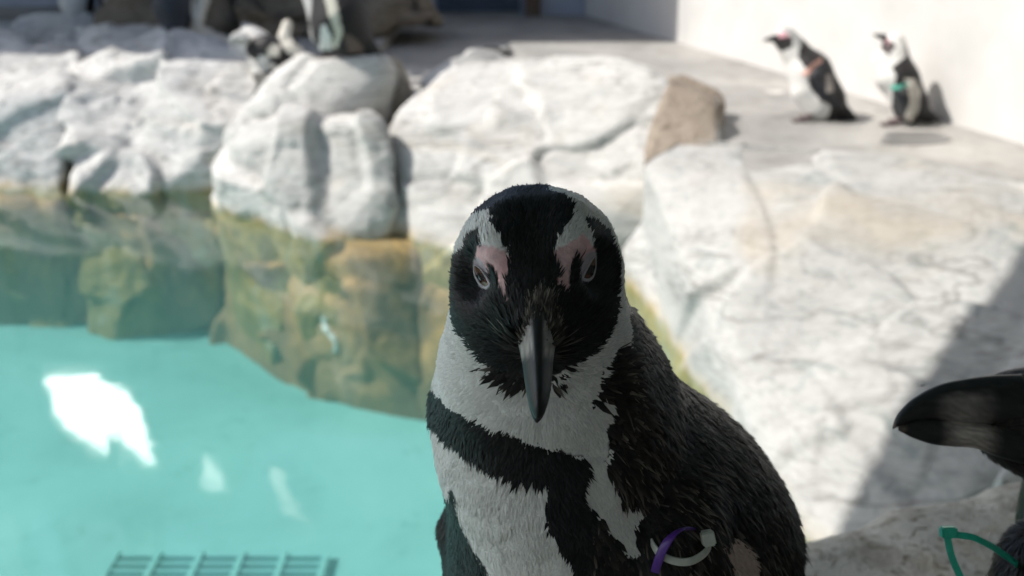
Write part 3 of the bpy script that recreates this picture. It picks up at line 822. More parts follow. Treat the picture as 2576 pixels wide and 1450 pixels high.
pink_l = c7([(470, 440), (480, 330), (530, 230), (620, 170), (760, 190), (900, 230), (1000, 250), (1130, 330), (1230, 400), (1270, 450), (1275, 600), (1260, 700), (1235, 850), (1230, 950), (1210, 1100), (1200, 1250), (1200, 1450), (1110, 1440), (1070, 1330), (1040, 1200), (1010, 1080), (990, 960), (960, 850), (940, 770), (880, 730), (840, 700), (810, 740), (800, 840), (810, 900), (830, 1060), (870, 1140), (850, 1220), (760, 1250), (640, 1240), (540, 1030), (470, 880), (430, 700), (430, 600)])
lid_l = c7([(440, 480), (540, 480), (660, 600), (740, 740), (800, 880), (840, 1060), (870, 1140), (850, 1220), (760, 1250), (640, 1240), (540, 1030), (470, 880), (430, 700), (430, 600)])
pink_r = c8([(170, 540), (190, 480), (330, 420), (520, 300), (650, 230), (760, 220), (850, 300), (930, 430), (975, 540), (985, 700), (960, 850), (930, 1000), (860, 1100), (760, 1140), (690, 1120), (660, 1000), (650, 900), (660, 800), (655, 700), (640, 640), (600, 610), (570, 640), (555, 720), (500, 830), (470, 920), (470, 1100), (455, 1300), (400, 1340), (340, 1320), (310, 1230), (280, 1150), (265, 1020), (300, 960), (240, 880), (220, 800), (190, 700)])
lid_r = c8([(790, 560), (900, 520), (975, 540), (985, 700), (960, 850), (930, 1000), (860, 1100), (760, 1140), (690, 1120), (660, 1000), (660, 880), (720, 700)])
flank = c3([(690, 1290), (780, 1255), (840, 1320), (890, 1430), (900, 1540), (780, 1540), (745, 1380)])
nose_p = [(1312, 862), (1322, 800), (1335, 740), (1378, 735), (1402, 790), (1412, 850), (1385, 880), (1330, 880)]
def hero_label(P, px):
    j = .9
    q = px
    L = np.where(np.linalg.norm(P - HEAD_C, axis=1) < .052, BLACK, BACKF)
    L[(px[:, 1] < 860) & (px[:, 0] < 1560)] = BLACK
    band = (px[:, 0] < 1490) & (px[:, 1] > 960)
    L[band] = BLACK
    for poly, l in ((white_l, WHITE), (white_r, WHITE), (neck_w, WHITE), (belly_w, WHITE), (flip_b, BACKF), (pink_l, PINK), (pink_r, PINK), (lid_l, GREYLID), (lid_r, GREYLID), (nose_p, NOSE), (flank, FLANK)):
        L[inpoly(q, poly)] = l
    return L
hl = np.full(len(hv), -1)
hl[vis] = hero_label(hv[vis], hpx[vis])
kd = KDTree(int(vis.sum()))
for i in np.nonzero(vis)[0]: kd.insert(hv[i].tolist(), int(i))
kd.balance()
hid = np.nonzero(~vis)[0]
near_i = np.array([kd.find(hv[i].tolist())[1] for i in hid])
hl[hid] = hl[near_i]
hl[hid[np.isin(hl[hid], (PINK, GREYLID, NOSE, FLANK))]] = BLACK
# the hidden rear: crown, nape and back are black
back_dir = cam_dir(.45, .1, -.9)
rear = (~vis) & (hn @ back_dir > .35)
hl[rear] = BACKF
PAL = {WHITE: (.78, .765, .735), BLACK: (.014, .0145, .016), PINK: (.76, .48, .49), GREYLID: (.58, .52, .565), BACKF: (.013, .0125, .013), NOSE: (.10, .09, .08), FLANK: (.58, .42, .37)}
pal = np.array([PAL[i] for i in range(7)])
hc = pal[hl] * (1 + .12 * vnoise(hv * 250, 3))[:, None]
pk = hl == PINK
hc[pk] *= (1 + .25 * fbm(hv[pk] * 160, 3, 8))[:, None]
redder = vnoise(hv * 90, 12)
hc[pk] = hc[pk] * np.stack([1 + .05 * redder[pk], 1 - .15 * np.clip(redder[pk], 0, 1), 1 - .12 * np.clip(redder[pk], 0, 1)], 1)
HBASE = np.array([*V(1640, 2000, .72)[:2], LZ])
hero = empty('penguin', HBASE, 'big near penguin facing the lens with purple and white ties on its flipper', 'penguin')
mesh_np('body', hv, hq, M['skin'], hero, hc, origin=HBASE)

def flow(P, N, src, downv, reach):
    r = P - src; L = np.linalg.norm(r, axis=1, keepdims=True)
    wgt = np.clip(1.25 - L / reach, 0, 1)
    d = unit(r) * wgt + downv * (1 - wgt)
    d = d - N * (d * N).sum(1, keepdims=True)
    return unit(d)
def plumes(name, verts, quads, normals, labels, table, src, downv, reach, parent, origin, recolor=None, seed=1):
    """thousands of little vanes laid along the coat; table: label -> (per mm2, length, width, lift, colour root, colour tip, jitter)"""
    r = np.random.default_rng(seed)
    A = verts[quads]; area = .5 * (np.linalg.norm(np.cross(A[:, 1] - A[:, 0], A[:, 2] - A[:, 0]), axis=1) + np.linalg.norm(np.cross(A[:, 2] - A[:, 0], A[:, 3] - A[:, 0]), axis=1))
    fl_ = labels[quads[:, 0]]
    dens = np.zeros(len(quads))
    for k, row in table.items(): dens[fl_ == k] = row[0]
    lam = area * 1e6 * dens
    cnt = r.poisson(lam)
    fi = np.repeat(np.arange(len(quads)), cnt)
    u = r.random((len(fi), 1)); v = r.random((len(fi), 1))
    q = quads[fi]
    P = (verts[q[:, 0]] * (1 - u) + verts[q[:, 1]] * u) * (1 - v) + (verts[q[:, 3]] * (1 - u) + verts[q[:, 2]] * u) * v
    N = unit(normals[q[:, 0]] + normals[q[:, 2]])
    return P, N, fi
def vanes(name, P, N, lab, table, src, downv, reach, parent, origin, seed=1, swirl=.18):
    r = np.random.default_rng(seed)
    n = len(P)
    D = flow(P, N, src, downv, reach)
    S = np.cross(N, D)
    ang = np.where(np.isin(lab, (WHITE,)), .5, 1.0) * (swirl * r.standard_normal(n) + .35 * vnoise(P * 55, 4))
    D2 = D * np.cos(ang)[:, None] + S * np.sin(ang)[:, None]; S2 = np.cross(N, D2)
    K = np.zeros((n, 3))
    c0 = np.zeros((n, 3)); ct = np.zeros((n, 3))
    for k, (de, le, wi, li, a, b, ji) in table.items():
        m = lab == k; s = m.sum()
        if not s: continue
        K[m, 0] = le * (1 + .3 * r.standard_normal(s)).clip(.5, 1.6); K[m, 1] = wi * (1 + .25 * r.standard_normal(s)).clip(.5, 1.6); K[m, 2] = li * (1 + .5 * r.standard_normal(s)).clip(.2, 2.2)
        g = (1 + ji * r.standard_normal(s)).clip(.3, 2.2)[:, None]
        c0[m] = np.array(a) * g; ct[m] = np.array(b) * g * (1 + (ji + .02) * r.standard_normal(s)).clip(.3, 2.2)[:, None]
    le, wi, li = K[:, :1], K[:, 1:2], K[:, 2:3]
    glint = (lab == BACKF) & (r.random(n) < .10 + .12 * np.clip(vnoise(P * 30, 77) * 2, -.6, 1))     # random pale vanes, the glint of feather edges painted in
    ct[glint] = np.array((.23, .195, .165)) * (.5 + r.random((glint.sum(), 1)))
    wi[glint] *= .55; le[glint] *= 1.4
    root = P - N * .0002
    mid = P + D2 * le * .55 + N * le * li * .75
    tip = P + D2 * le + N * le * li * .9
    vs = np.stack([root - S2 * wi * .3, root + S2 * wi * .3, mid + S2 * wi * .5, mid - S2 * wi * .5, tip], 1).reshape(-1, 3)
    cs = np.stack([c0, c0, c0 * .6 + ct * .4, c0 * .6 + ct * .4, ct], 1).reshape(-1, 3)
    i = np.arange(n)[:, None] * 5
    quad = i + np.array([3, 2, 1, 0]); tri = i + np.array([4, 2, 3])
    o = mesh_np(name, vs, [quad, tri], M['feather'], parent, cs, origin=origin)
    nr = unit(N - D2 * .22)
    nn = np.stack([nr - .16 * S2, nr + .16 * S2, nr + .2 * S2, nr - .2 * S2, nr + .1 * D2], 1).reshape(-1, 3)
    o.data.normals_split_custom_set_from_vertices(unit(nn).tolist())
    o['kind'] = 'stuff'
    return o
TBL = {WHITE: (1.5, .0058, .0011, .03, (.76, .745, .71), (.80, .785, .755), .04),
       BLACK: (1.7, .0046, .0007, .13, (.009, .0095, .011), (.022, .022, .023), .3),
       BACKF: (.45, .0100, .0025, .07, (.007, .007, .0075), (.034, .028, .023), .4),
       NOSE: (1.9, .0060, .0007, .06, (.02, .019, .018), (.15, .13, .11), .75),
       FLANK: (.9, .006, .0012, .12, (.55, .40, .35), (.60, .46, .41), .1)}
P, N, fi = plumes('plumage', hv, hq, hn, hl, TBL, BB, None, .1, hero, HBASE)
pq, _ = to_px(P)
fv = vis[hq[fi, 0]]
lab = hl[hq[fi, 0]].copy()
fresh = hero_label(P, pq)
lab[fv] = fresh[fv]
# a little smaller and denser feathers on the head
hd = np.linalg.norm(P - HEAD_C, axis=1) < .056
headset = (lab == WHITE) & hd
keep = ~np.isin(lab, (PINK, GREYLID))
P, N, lab, hd = P[keep], N[keep], lab[keep], hd[keep]
body_down = unit(V(1640, 1950, .72) - V(1400, 800, .53))
HW, BAND = 10, 11
TBL[HW] = (0, .0040, .0008, .09, (.72, .705, .67), (.78, .765, .735), .07)
TBL[BAND] = (0, .0080, .0013, .10, (.008, .0085, .010), (.016, .016, .017), .3)
lab = np.where((lab == WHITE) & hd, HW, lab); lab = np.where((lab == BLACK) & ~hd, BAND, lab)
lab[(lab == BACKF) & inpoly(to_px(P)[0], flip_b)] = BLACK
pl_o = vanes('plumage', P, N, lab, TBL, BB, body_down, .16, hero, HBASE, 5)
pl_o['label'] = 'black and white feather coat'

# eyes: an almond of wet dark surface inside a pale lid ring
def surf(px, py):
    d = FWD + RGT * (px - 1288.0) / FOC + UPV * (725.0 - py) / FOC
    hit = hb.ray_cast(Vector(CAM.tolist()), Vector(unit(d).tolist()))
    return np.array(hit[0]), np.array(hit[1])
def eye(poly, ringw, label):
    poly = np.array(poly); c = poly.mean(0)
    poly = spline(list(poly) + [poly[0]], 41)[:-1]
    pc, ncn = surf(*c)
    cols = []; vs = []
    rings = (0, .25, .5, .72, .88, 1.0)
    nrm = np.mean([surf(*(c + (p - c) * .6))[1] for p in poly[::4]], axis=0); nrm = unit(nrm)
    if nrm @ (CAM - pc) < 0: nrm = -nrm
    for s in rings[1:]:
        for p in poly:
            q = surf(*(c + (p - c) * s))[0]
            vs.append(q + nrm * (.0003 + .0026 * (1 - s * s)))
            d = np.linalg.norm((p - c) * s) / np.abs(poly - c).max()
            cols.append((.006, .005, .005) if d < .38 else ((.17, .08, .04) if s < .93 else (.02, .012, .01)))
    vs.append(pc + nrm * .0029); cols.append((.006, .005, .005))
    n = len(poly); fs = []; tr = []
    for r_ in range(len(rings) - 2):
        for k in range(n):
            k2 = (k + 1) % n
            fs.append((r_ * n + k, r_ * n + k2, (r_ + 1) * n + k2, (r_ + 1) * n + k))
    for k in range(n): tr.append((k, (k + 1) % n, len(vs) - 1))
    eo = mesh_np('eye', vs, [np.array(fs), np.array(tr)], M['eye'], hero, np.array(cols), origin=HBASE)
    loop = np.array([surf(*p)[0] + nrm * .0005 for p in poly] )
    loop = np.vstack([loop, loop[:2]])
    low = np.clip((np.append(poly[:, 1], poly[:2, 1]) - c[1]) / np.abs(poly[:, 1] - c[1]).max(), -1, 1)
    tube('eyelid', loop, ringw * (.75 + .45 * low), M['skin'], eo, 8, origin=HBASE, col=np.tile([.55, .53, .55], (len(loop) * 8, 1)))
    return eo
eye(c7([(455, 640), (520, 665), (600, 730), (680, 830), (760, 950), (820, 1060), (835, 1110), (800, 1150), (740, 1165), (660, 1130), (590, 1060), (530, 970), (480, 860), (455, 740)]), .0009, 'l')
eye(c8([(960, 600), (925, 640), (870, 720), (800, 840), (720, 980), (695, 1040), (720, 1055), (790, 1070), (850, 1050), (900, 1000), (940, 900), (960, 800), (968, 700)]), .0009, 'r')

# bill
def bill(name, stations, m, parent, origin, side, up, shape, colf, n=40):
    """stations: (centre, half width, half height); shape: superellipse-ish section"""
    vs = []; cs = []
    st = np.array([np.concatenate([c_, [a, b]]) for c_, a, b in stations])
    st = spline(st, 36)
    for i, s in enumerate(st):
        for k in range(n):
            a = 2 * math.pi * k / n
            x, y = math.cos(a), math.sin(a)
            x = math.copysign(abs(x) ** shape[0], x); y = math.copysign(abs(y) ** shape[1], y)
            if y > 0: x *= 1 - shape[2] * y        # narrower at the ridge
            vs.append(s[:3] + side * x * s[3] + up * y * s[4])
            cs.append(colf(i / 35.0, x, y))
    fs = [(i * n + k, i * n + (k + 1) % n, (i + 1) * n + (k + 1) % n, (i + 1) * n + k) for i in range(35) for k in range(n)]
    caps = np.array([tuple(range(n))[::-1], tuple(35 * n + k for k in range(n))])
    vs = np.array(vs); cs = np.array(cs)
    long_ = unit(st[-1, :3] - st[0, :3])
    q_ = vs - (vs @ long_)[:, None] * long_ * .85
    cs = cs * (1 + .55 * fbm(q_ * 900, 3, 4))[:, None].clip(.3, 3) + .012 * np.clip(vnoise(q_ * 700, 9), 0, 1)[:, None]
    return mesh_np(name, vs, [np.array(fs), caps], m, parent, cs, origin=origin)
bup = unit(TOPN)
def bc(u, x, y):
    blk = (.012, .012, .013); pale = (.30, .275, .25)
    if .15 < u < .46 and abs(x) > .25 and y > -.8:
        e = min((u - .15) / .05, (.46 - u - .06 * abs(x)) / .05, (abs(x) - .25) / .12, 1); e = max(e, 0)
        return tuple(p * e + q * (1 - e) for p, q in zip(pale, blk))
    return blk
bs = [(V(1347, 760, .462), R(78, .46), .016), (V(1350, 830, .450), R(56, .45), .0125), (V(1352, 890, .440), R(42, .44), .0098), (V(1354, 950, .431), R(35, .43), .0082),
      (V(1355, 1000, .424), R(27, .424), .0064), (V(1354, 1035, .420), R(16, .42), .0042), (V(1352, 1053, .419), R(3, .42), .001)]
bk = bill('beak', bs, M['bill'], hero, HBASE, RGT, bup, (.9, .9, .45), bc)
ls = [(c_ - bup * .0095 + BILL * (-.004), a * .95, b * .55) for c_, a, b in bs]
bill('lower_mandible', ls, M['bill'], bk, HBASE, RGT, bup, (.9, .9, .1), lambda u, x, y: (.10, .095, .09) if .45 < u < .7 else (.015, .014, .015))
# feet on the ledge
for sx in (-.05, .06):
    c_ = HBASE + np.array([sx - .02, -.06, .0])
    pts = []
    vs = []; fs = []
    def foot_f(P, c_=c_):
        d = cone(P, c_ + [0, .05, .035], .016, c_ + [0, .03, .014], .014)
        for k in (-.022, 0, .022):
            d = smin(d, cone(P, c_ + [0, .03, .012], .012, c_ + [k * 1.2, -.035, .007], .007), .012)
        return d
    fv_, fq_ = implicit(foot_f, c_ - [.07, .08, .03], c_ + [.07, .1, .09], .004, 4)
    mesh_np('foot', fv_, fq_, M['skin'], hero, np.tile([.09, .06, .06], (len(fv_), 1)), origin=HBASE)

# flipper ties
def T3(pts): return [V(*p) for p in pts]
def ziptie(strap, across, wid, m, head, hsize, parent, origin, name='flipper_tie', facing=False):
    o = ribbon(name, spline(strap, 48), across, wid, .0011, m, parent, origin, facing)
    c_, dirx = head
    bm = bmesh.new(); bmesh.ops.create_cube(bm, size=1)
    bmesh.ops.bevel(bm, geom=bm.edges[:] , offset=.12, segments=2, affect='EDGES')
    dx = unit(dirx); dz = unit(np.cross(dx, -FWD)); dy = np.cross(dz, dx)
    for v in bm.verts:
        x, y, z = v.co
        v.co = Vector((c_ - origin + dx * x * hsize[0] + dy * y * hsize[1] + dz * z * hsize[2]).tolist())
    obj('tie_lock', bm, m, o)
    return o
ft = .519
ziptie(T3([(1778, 1352, ft - .004), (1786, 1372, ft - .006), (1768, 1396, ft - .010), (1735, 1413, ft - .013), (1698, 1412, ft - .013), (1662, 1396, ft - .010), (1640, 1366, ft - .004), (1638, 1342, ft + .006), (1665, 1338, ft + .022), (1720, 1336, ft + .024), (1760, 1340, ft + .008), (1778, 1350, ft)]),
       UPV, .0040, M['tie_white'], (V(1781, 1354, ft - .007), RGT + .2 * UPV), (.0068, .0062, .0076), hero, HBASE)
ziptie(T3([(1648, 1440, ft - .008), (1656, 1412, ft - .013), (1670, 1378, ft - .016), (1690, 1350, ft - .016), (1712, 1333, ft - .012), (1730, 1330, ft - .004), (1742, 1340, ft + .006), (1738, 1380, ft + .022), (1700, 1440, ft + .026), (1655, 1465, ft + .008), (1646, 1450, ft - .004)]),
       .8 * RGT + .3 * UPV - .5 * FWD, .0046, M['tie_purple'], (V(1700, 1452, ft + .02), RGT), (.007, .006, .007), hero, HBASE)

# ================================================================== second near penguin, right edge
B2 = np.array([*V(2880, 2000, .80)[:2], LZ])
pen2 = empty('penguin', B2, 'near penguin cut by the right edge, its dark beak above a green tie', 'penguin')
def P4(x, y, t): 
    (a, b), = c4([(x, y)]); return V(a, b, t)
def R4(r, t): return R(r * .4359, t)
def p2_f(P):
    d = cone(P, P4(1240, 500, .622), R4(150, .62), P4(1450, 552, .63), R4(258, .63))
    d = smin(d, cone(P, P4(1450, 552, .63), R4(258, .63), P4(1720, 620, .65), R4(330, .65)), .02)
    d = smin(d, cone(P, P4(1760, 700, .67), R4(310, .67), P4(1980, 1200, .72), R4(420, .72)), .03)
    d = smin(d, cone(P, P4(1980, 1250, .72), R4(430, .72), P4(1980, 2300, .82), R4(480, .82)), .05)
    d = smin(d, cone(P, P4(1760, 1330, .66), R4(300, .66), P4(1600, 1800, .67), R4(330, .67)), .02)
    d = smin(d, cone(P, P4(1600, 1420, .645), R4(300, .645), P4(1480, 1700, .64), R4(270, .64)), .01)
    return d
v2, q2 = implicit(p2_f, V(2300, 900, .7) - [.02, .25, .62], V(3050, 900, .7) + [.16, .3, .12], .003, 5)
n2 = grad(p2_f, v2, 1e-3)
mesh_np('body', v2, q2, M['skin'], pen2, np.tile([.013, .0125, .012], (len(v2), 1)), origin=B2)
TB2 = {0: (.5, .0075, .0013, .10, (.010, .0095, .009), (.04, .034, .028), .35)}
P_, N_, fi_ = plumes('plumage', v2, q2, n2, np.zeros(len(v2), int), TB2, None, None, .1, None, None, seed=3)
lb_ = np.zeros(len(P_), int)
vanes('plumage', P_, N_, lb_, TB2, P4(1150, 560, .62), unit(np.array([.2, .15, -1.0])), .2, pen2, B2, 9, .15)
def prof(st, t0):
    out = []
    for x, a, b, hw in st:
        c_ = P4(x, (a + b) / 2, t0); out.append((c_, hw, R4((b - a) / 2, t0)))
    return out
def bc2(u, x, y):
    blk = np.array((.014, .0135, .014)); pale = np.array((.33, .28, .26)); tipc = np.array((.26, .17, .135))
    e = np.clip(1 - abs(u - .33) / .17, 0, 1) * (1 if y < .25 else max(0, 1 - (y - .25) * 3.0))
    c_ = blk * (1 - e) + pale * e
    e2 = np.clip((u - .90) / .05, 0, 1) * (1 if y < .3 else .4)
    return tuple(c_ * (1 - e2) + tipc * e2)
up_st = [(1420, 285, 590, .0125), (1280, 290, 585, .0115), (1150, 303, 577, .0100), (1000, 330, 560, .0082), (900, 366, 550, .0068), (800, 425, 556, .0052), (740, 478, 572, .004), (700, 530, 592, .0026), (680, 586, 602, .0008)]
lo_st = [(1420, 570, 800, .0115), (1280, 560, 760, .0105), (1150, 550, 712, .0092), (1000, 535, 701, .0075), (900, 525, 688, .006), (800, 538, 655, .0042), (745, 560, 628, .003), (712, 590, 609, .0007)]
bk2 = bill('beak', prof(up_st, .612), M['bill'], pen2, B2, -FWD, UPV, (.9, .9, .3), bc2)
def bc3(u, x, y):
    blk = np.array((.014, .0135, .014)); pale = np.array((.44, .37, .34)); tipc = np.array((.18, .13, .11))
    e = np.clip(1.4 - abs(u - .34) / .13, 0, 1); c_ = blk * (1 - e) + pale * e
    e2 = np.clip((u - .82) / .08, 0, 1)
    return tuple(c_ * (1 - e2) + tipc * e2)
bill('lower_mandible', prof(lo_st, .6125), M['bill'], bk2, B2, -FWD, UPV, (.9, .9, .0), bc3)
ziptie([P4(985, 1200, .590), P4(1060, 1213, .588), P4(1140, 1226, .587), P4(1220, 1262, .590), P4(1290, 1305, .600), P4(1420, 1420, .64), P4(1380, 1600, .66), P4(1200, 1560, .61), P4(1090, 1480, .59), P4(1045, 1400, .588), P4(1015, 1320, .588), P4(995, 1225, .590)],
       -FWD + .9 * UPV + .5 * RGT, .0040, M['tie_green'], (P4(1000, 1196, .589), RGT + .05 * UPV), (.0092, .006, .0066), pen2, B2, facing=True)
# a loose bit of down stuck on the bill
fc = P4(852, 352, .604)
bm = bmesh.new()
for k in range(16):
    a = random.uniform(0, 2 * math.pi); d = RGT * math.cos(a) * random.uniform(.3, 1) + UPV * (math.sin(a) * .7 + .1) - FWD * random.uniform(-.4, .4)
    if k < 2: d = RGT * (-1.5 if k else 2.0) + UPV * .2
    p0 = Vector((0, 0, 0)); L = random.uniform(.002, .0042)
    p1 = Vector((d * L).tolist()); s = Vector((np.cross(d, FWD) * .00013 / max(np.linalg.norm(d), .1)).tolist()); zf = Vector((FWD * .0001).tolist())
    vv = [bm.verts.new(p) for p in (p0 - s, p0 + s, p1 + s * .4, p1 - s * .4)]; bm.faces.new(vv)
    vv = [bm.verts.new(p) for p in (p0 - zf, p0 + zf, p1 + zf, p1 - zf)]; bm.faces.new(vv)
vv = fc
fo = obj('down_feather', bm, M['white_feather']); fo.location = vv
tag(fo, 'tiny wisp of white down stuck on the dark beak at the right edge', 'feather')

# ================================================================== penguins across the pool
FW, FB, FG, FP = (.66, .65, .62), (.018, .016, .016), (.34, .34, .33), (.50, .26, .29)
def far_penguin(label, t, prims, polys, base, feet=(), beak=None, tie_=None, h=.009, dflt=FB, cat='penguin', eyes=(), off=None):
    """prims: chains of (px,py,radius px,[depth offset]); polys: (outline, colour) painted in order"""
    def f(P):
        d = None
        for k, ch in prims:
            for p, q in zip(ch, ch[1:] if len(ch) > 1 else ch):
                tp = t + (p[3] if len(p) > 3 else 0); tq = t + (q[3] if len(q) > 3 else 0)
                c_ = cone(P, V(p[0], p[1], tp), R(p[2], t), V(q[0], q[1], tq), R(q[2], t))
                d = c_ if d is None else smin(d, c_, k)
        return d
    pts = np.array([V(p[0], p[1], t + (p[3] if len(p) > 3 else 0)) for k, ch in prims for p in ch])
    rr = max(R(p[2], t) for k, ch in prims for p in ch) + .04
    v, q = implicit(f, pts.min(0) - rr, pts.max(0) + rr, h, 4)
    n = grad(f, v, 2e-3)
    px, _ = to_px(v)
    front = ((CAM - v) * n).sum(1) > 0
    col = np.tile(np.array(dflt, float), (len(v), 1))
    for poly, c_ in polys: col[inpoly(px, poly)] = c_
    # far side mirrors the near side
    kd_ = KDTree(int(front.sum()))
    for i in np.nonzero(front)[0]: kd_.insert(v[i].tolist(), int(i))
    kd_.balance()
    back = np.nonzero(~front)[0]
    axis = FWD
    for i in back:
        col[i] = col[kd_.find(v[i].tolist())[1]]
    root = empty('penguin', base, label, cat)
    mesh_np('body', v, q, M['far_bird'], root, col, origin=base)
    if beak:
        b0, b1, r0 = beak
        pts_ = spline([V(*b0, t), V((b0[0] * .5 + b1[0] * .5), (b0[1] * .5 + b1[1] * .5) - 1.2, t), V(*b1, t)], 8)
        tube('beak', pts_, np.linspace(R(r0, t), R(1.2, t), 8), M['far_bird'], root, 8, origin=base, col=np.tile([.02, .02, .02], (64, 1)))
    for ex, ey in eyes:
        r_ = R(2.2, t); th = np.linspace(0, math.pi, 7)
        tube('eye', [V(ex, ey, t - R(26, t)) + FWD * (-math.cos(a) * r_) for a in th], [max(math.sin(a) * r_, 1e-4) for a in th], M['eye'], root, 8, origin=base, col=np.tile([.01, .008, .008], (56, 1)))
    for fx, fy, dt in feet:
        c_ = V(fx, fy, t + dt); c_[2] = base[2] + .008
        def ff(P, c_=c_):
            d = cone(P, c_ + [.03, 0, .02], .018, c_, .012)
            for k in (-.02, 0, .02): d = smin(d, cone(P, c_, .012, c_ + [-.05, k, -.002], .007), .012)
            return d
        a_, b2 = implicit(ff, c_ - [.1, .08, .05], c_ + [.1, .08, .07], .006, 4)
        mesh_np('foot', a_, b2, M['far_bird'], root, np.tile([.10, .07, .07], (len(a_), 1)), origin=base)
    if tie_:
        pts_, wd_, m_ = tie_
        ribbon('flipper_tie', spline([V(x, y, t + dt) for x, y, dt in pts_], 24), UPV + .3 * RGT, wd_, .003, m_, root, base)
    return root
def ch5(*a): return [(*c5([(p[0], p[1])])[0], p[2] * .30367, *p[3:]) for p in a]
tA = (GZ - CAM[2]) / (FWD + UPV * (725 - 303.) / FOC)[2]
bA = V(2065, 303, tA); bA[2] = GZ
far_penguin('hunched penguin by the white wall with a salmon tie on its flipper', tA,
    [(.02, ch5((505, 330, 98), (570, 420, 104))), (.04, ch5((570, 420, 98), (700, 600, 165), (830, 830, 165))), (.03, ch5((900, 880, 90), (1000, 950, 48), (1090, 985, 14))),
     (.03, ch5((680, 760, 130), (745, 915, 88))), (.012, ch5((790, 520, 50, -.06), (745, 640, 62, -.09), (830, 800, 58, -.09), (960, 890, 22, -.07)))],
    [(c5([(250, 200), (560, 200), (650, 290), (600, 480), (690, 600), (700, 720), (780, 830), (880, 870), (840, 1010), (640, 1010), (380, 600), (250, 400)]), FW),
     (c5([(440, 240), (540, 200), (640, 270), (640, 340), (590, 400), (560, 290)]), FG),
     (c5([(300, 330), (420, 285), (500, 275), (560, 310), (560, 390), (470, 435), (400, 370)]), FB), (c5([(440, 270), (510, 262), (530, 310), (450, 320)]), FP),
     (c5([(700, 520), (790, 500), (870, 560), (880, 760), (970, 860), (960, 910), (850, 870), (740, 780), (690, 640)]), (.030, .031, .036)),
     (c5([(835, 620), (880, 620), (895, 760), (840, 770)]), (.35, .31, .28))], bA,
    feet=[(2020, 300, -.04), (2040, 306, .06)], beak=(c5([(420, 325)])[0], c5([(315, 338)])[0], 11), eyes=[c5([(470, 318)])[0]],
    tie_=([(*c5([(640, 610)])[0], -.10), (*c5([(680, 600)])[0], -.17), (*c5([(740, 540)])[0], -.165), (*c5([(805, 498)])[0], -.12)], .026, M['tie_salmon']))
tB = (GZ - CAM[2]) / (FWD + UPV * (725 - 312.) / FOC)[2]
bB = V(2290, 312, tB); bB[2] = GZ
far_penguin('upright penguin by the white wall with raised bill and green flipper tie', tB,
    [(.02, ch5((1400, 365, 92), (1400, 470, 100))), (.04, ch5((1400, 470, 100), (1440, 650, 145), (1530, 860, 150))), (.03, ch5((1290, 500, 72), (1340, 640, 100))),
     (.03, ch5((1610, 930, 80), (1690, 970, 40), (1800, 998, 12))), (.012, ch5((1530, 680, 52, -.06), (1475, 800, 62, -.09), (1500, 960, 50, -.08), (1540, 1020, 20, -.06)))],
    [(c5([(1150, 230), (1500, 230), (1500, 470), (1380, 560), (1420, 640), (1390, 760), (1380, 900), (1440, 1040), (1200, 1040), (1150, 600)]), FW),
     (c5([(1200, 270), (1330, 290), (1415, 385), (1360, 465), (1300, 420), (1265, 345)]), (.045, .03, .03)), (c5([(1330, 320), (1370, 330), (1350, 370)]), FP),
     (c5([(1490, 660), (1570, 650), (1620, 740), (1610, 900), (1560, 1010), (1480, 990), (1530, 850), (1520, 740)]), (.48, .45, .40)),
     (c5([(1400, 760), (1500, 735), (1515, 850), (1470, 970), (1400, 900)]), (.028, .03, .033))], bB,
    feet=[(2245, 306, -.05), (2262, 312, .05)], beak=(c5([(1330, 318)])[0], c5([(1222, 288)])[0], 10), eyes=[c5([(1360, 345)])[0]],
    tie_=([(*c5([(1375, 720)])[0], -.08), (*c5([(1420, 728)])[0], -.16), (*c5([(1480, 712)])[0], -.165), (*c5([(1520, 695)])[0], -.12)], .022, M['tie_sea']))
def chA(*a): return [(*cA([(p[0], p[1])])[0], p[2] * .21975, *p[3:]) for p in a]
def chB(*a): return [(*cB([(p[0], p[1])])[0], p[2] * .21975, *p[3:]) for p in a]
tC = 5.4
bC = V(870, 140, tC)
far_penguin('penguin cut by the top edge, cream flank stripe, standing on the pinkish boulder', tC,
    [(.04, chA((1420, -720, 150), (1440, -560, 165))), (.06, chA((1440, -560, 165), (1500, -50, 290), (1610, 250, 320), (1740, 430, 220))), (.04, chA((1850, 470, 130), (1960, 560, 60), (2070, 625, 18))), (.03, chA((1400, 400, 130), (1440, 520, 90)))],
    [(cA([(1000, -1000), (1270, -900), (1280, 60), (1250, 250), (1285, 420), (1345, 560), (1050, 640)]), (.40, .39, .38)),
     (cA([(1420, -300), (1530, -300), (1555, 0), (1600, 200), (1635, 380), (1575, 550), (1515, 550), (1550, 400), (1480, 200), (1430, 0)]), (.60, .57, .48)),
     (cA([(1365, 580), (1380, 320), (1430, 270), (1490, 380), (1520, 580)]), FW),
     (cA([(1640, 380), (1760, 420), (1880, 560), (1860, 630), (1700, 600)]), (.12, .085, .075))], bC,
    feet=[(835, 138, 0), (860, 142, .05)], beak=(cA([(1310, -720)])[0], cA([(1130, -700)])[0], 12))
tD = 6.0
bD = V(690, 140, tD)
far_penguin('low resting penguin showing a black hump and a curved white stripe behind the boulders', tD,
    [(.03, chA((640, 560, 120), (780, 560, 150), (900, 640, 150))), (.03, chA((1000, 290, 62), (975, 420, 68), (1060, 560, 80), (1130, 640, 80)))],
    [(cA([(890, 420), (930, 200), (1080, 200), (1040, 400), (1070, 490), (1200, 540), (1150, 700), (985, 600), (930, 520)]), (.62, .58, .50)),
     (cA([(775, 570), (840, 500), (920, 530), (915, 640), (780, 660)]), (.60, .56, .48))], bD)
tE = 6.8
bE = V(440, 96, tE)
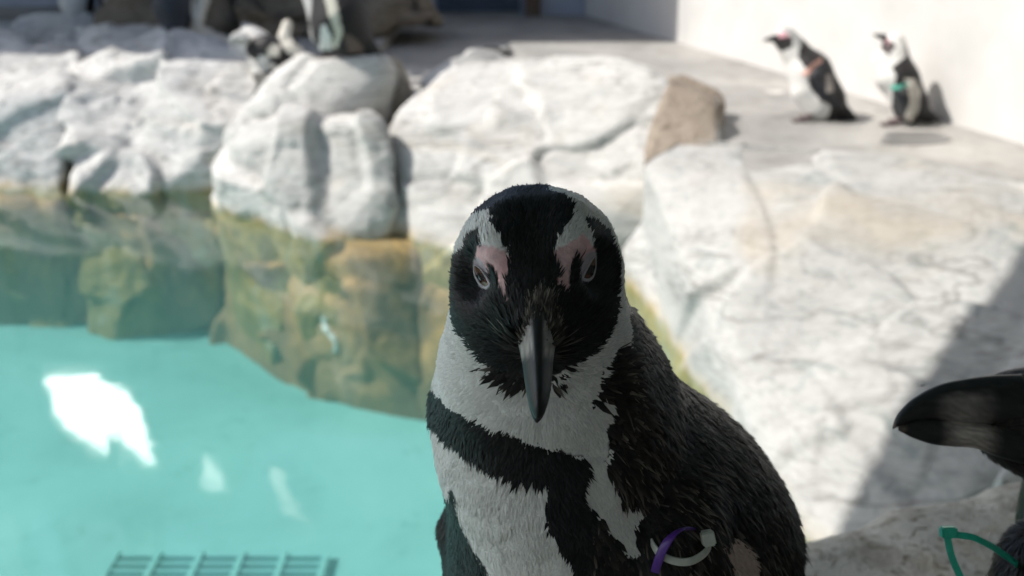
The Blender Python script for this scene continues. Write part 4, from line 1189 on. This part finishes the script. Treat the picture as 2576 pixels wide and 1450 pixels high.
far_penguin('dark wet penguin at the top edge with a pale flipper, left of the brown rocks', tE,
    [(.05, chB((1960, -700, 140), (1980, -480, 170), (1990, -250, 225), (1995, 100, 215), (2010, 330, 130), (2015, 420, 60))), (.02, chB((2290, -200, 55), (2330, 0, 70), (2275, 210, 62), (2280, 330, 36)))],
    [(cB([(2180, -260), (2460, -260), (2460, 100), (2380, 250), (2340, 400), (2225, 370), (2190, 150)]), (.50, .48, .43))], bE, dflt=(.026, .030, .040), beak=(cB([(1900, -720)])[0], cB([(1720, -690)])[0], 12))
tF = 8.2
bF = V(190, 46, tF)
far_penguin('white chested penguin at the top left corner, far side of the pale rocks', tF,
    [(.05, chB((880, -620, 110), (880, -480, 130), (890, -200, 210), (880, 60, 175), (880, 180, 90)))],
    [(cB([(600, -700), (960, -700), (1000, 0), (960, 300), (600, 300)]), FW), (cB([(800, -750), (880, -700), (840, -560), (740, -600)]), FB)], bF, beak=(cB([(800, -620)])[0], cB([(650, -600)])[0], 11))
bG = V(290, 44, tF)
far_penguin('grey and black penguin at the top left, beside the white chested one', tF,
    [(.05, chB((1290, -620, 105), (1290, -480, 120), (1290, -200, 190), (1300, 40, 150), (1310, 160, 70)))],
    [(cB([(1170, -500), (1340, -500), (1350, 250), (1190, 250)]), (.40, .39, .37))], bG, beak=(cB([(1210, -620)])[0], cB([(1060, -600)])[0], 11))
# bird lime trailing down the drowned rock
# bird lime trailing down the drowned rock
dr_o = bpy.data.objects['drowned_rock.001']
dvs = [v.co + dr_o.location for v in dr_o.data.vertices]
dbv = BVHTree.FromPolygons(dvs, [tuple(p.vertices) for p in dr_o.data.polygons])
lp = []
for x, y in spline([(822, 795), (818, 820), (830, 838), (845, 858), (846, 886)], 14):
    d = FWD + RGT * (x - 1288.0) / FOC + UPV * (725.0 - y) / FOC
    hit = dbv.ray_cast(Vector(CAM.tolist()), Vector(unit(d).tolist()))
    if hit[0] is not None: lp.append(np.array(hit[0]) + np.array(hit[1]) * .004)
LIME = np.array(lp)
lime = tube('dropping', LIME, np.linspace(.018, .012, len(LIME)) * (1 + .3 * np.sin(np.arange(len(LIME)) * 1.7)), M['pole_white'], None, 8, origin=LIME.mean(0), flat=.5)
tag(lime, 'white streak of bird lime on the drowned tan rock under water', 'dropping')
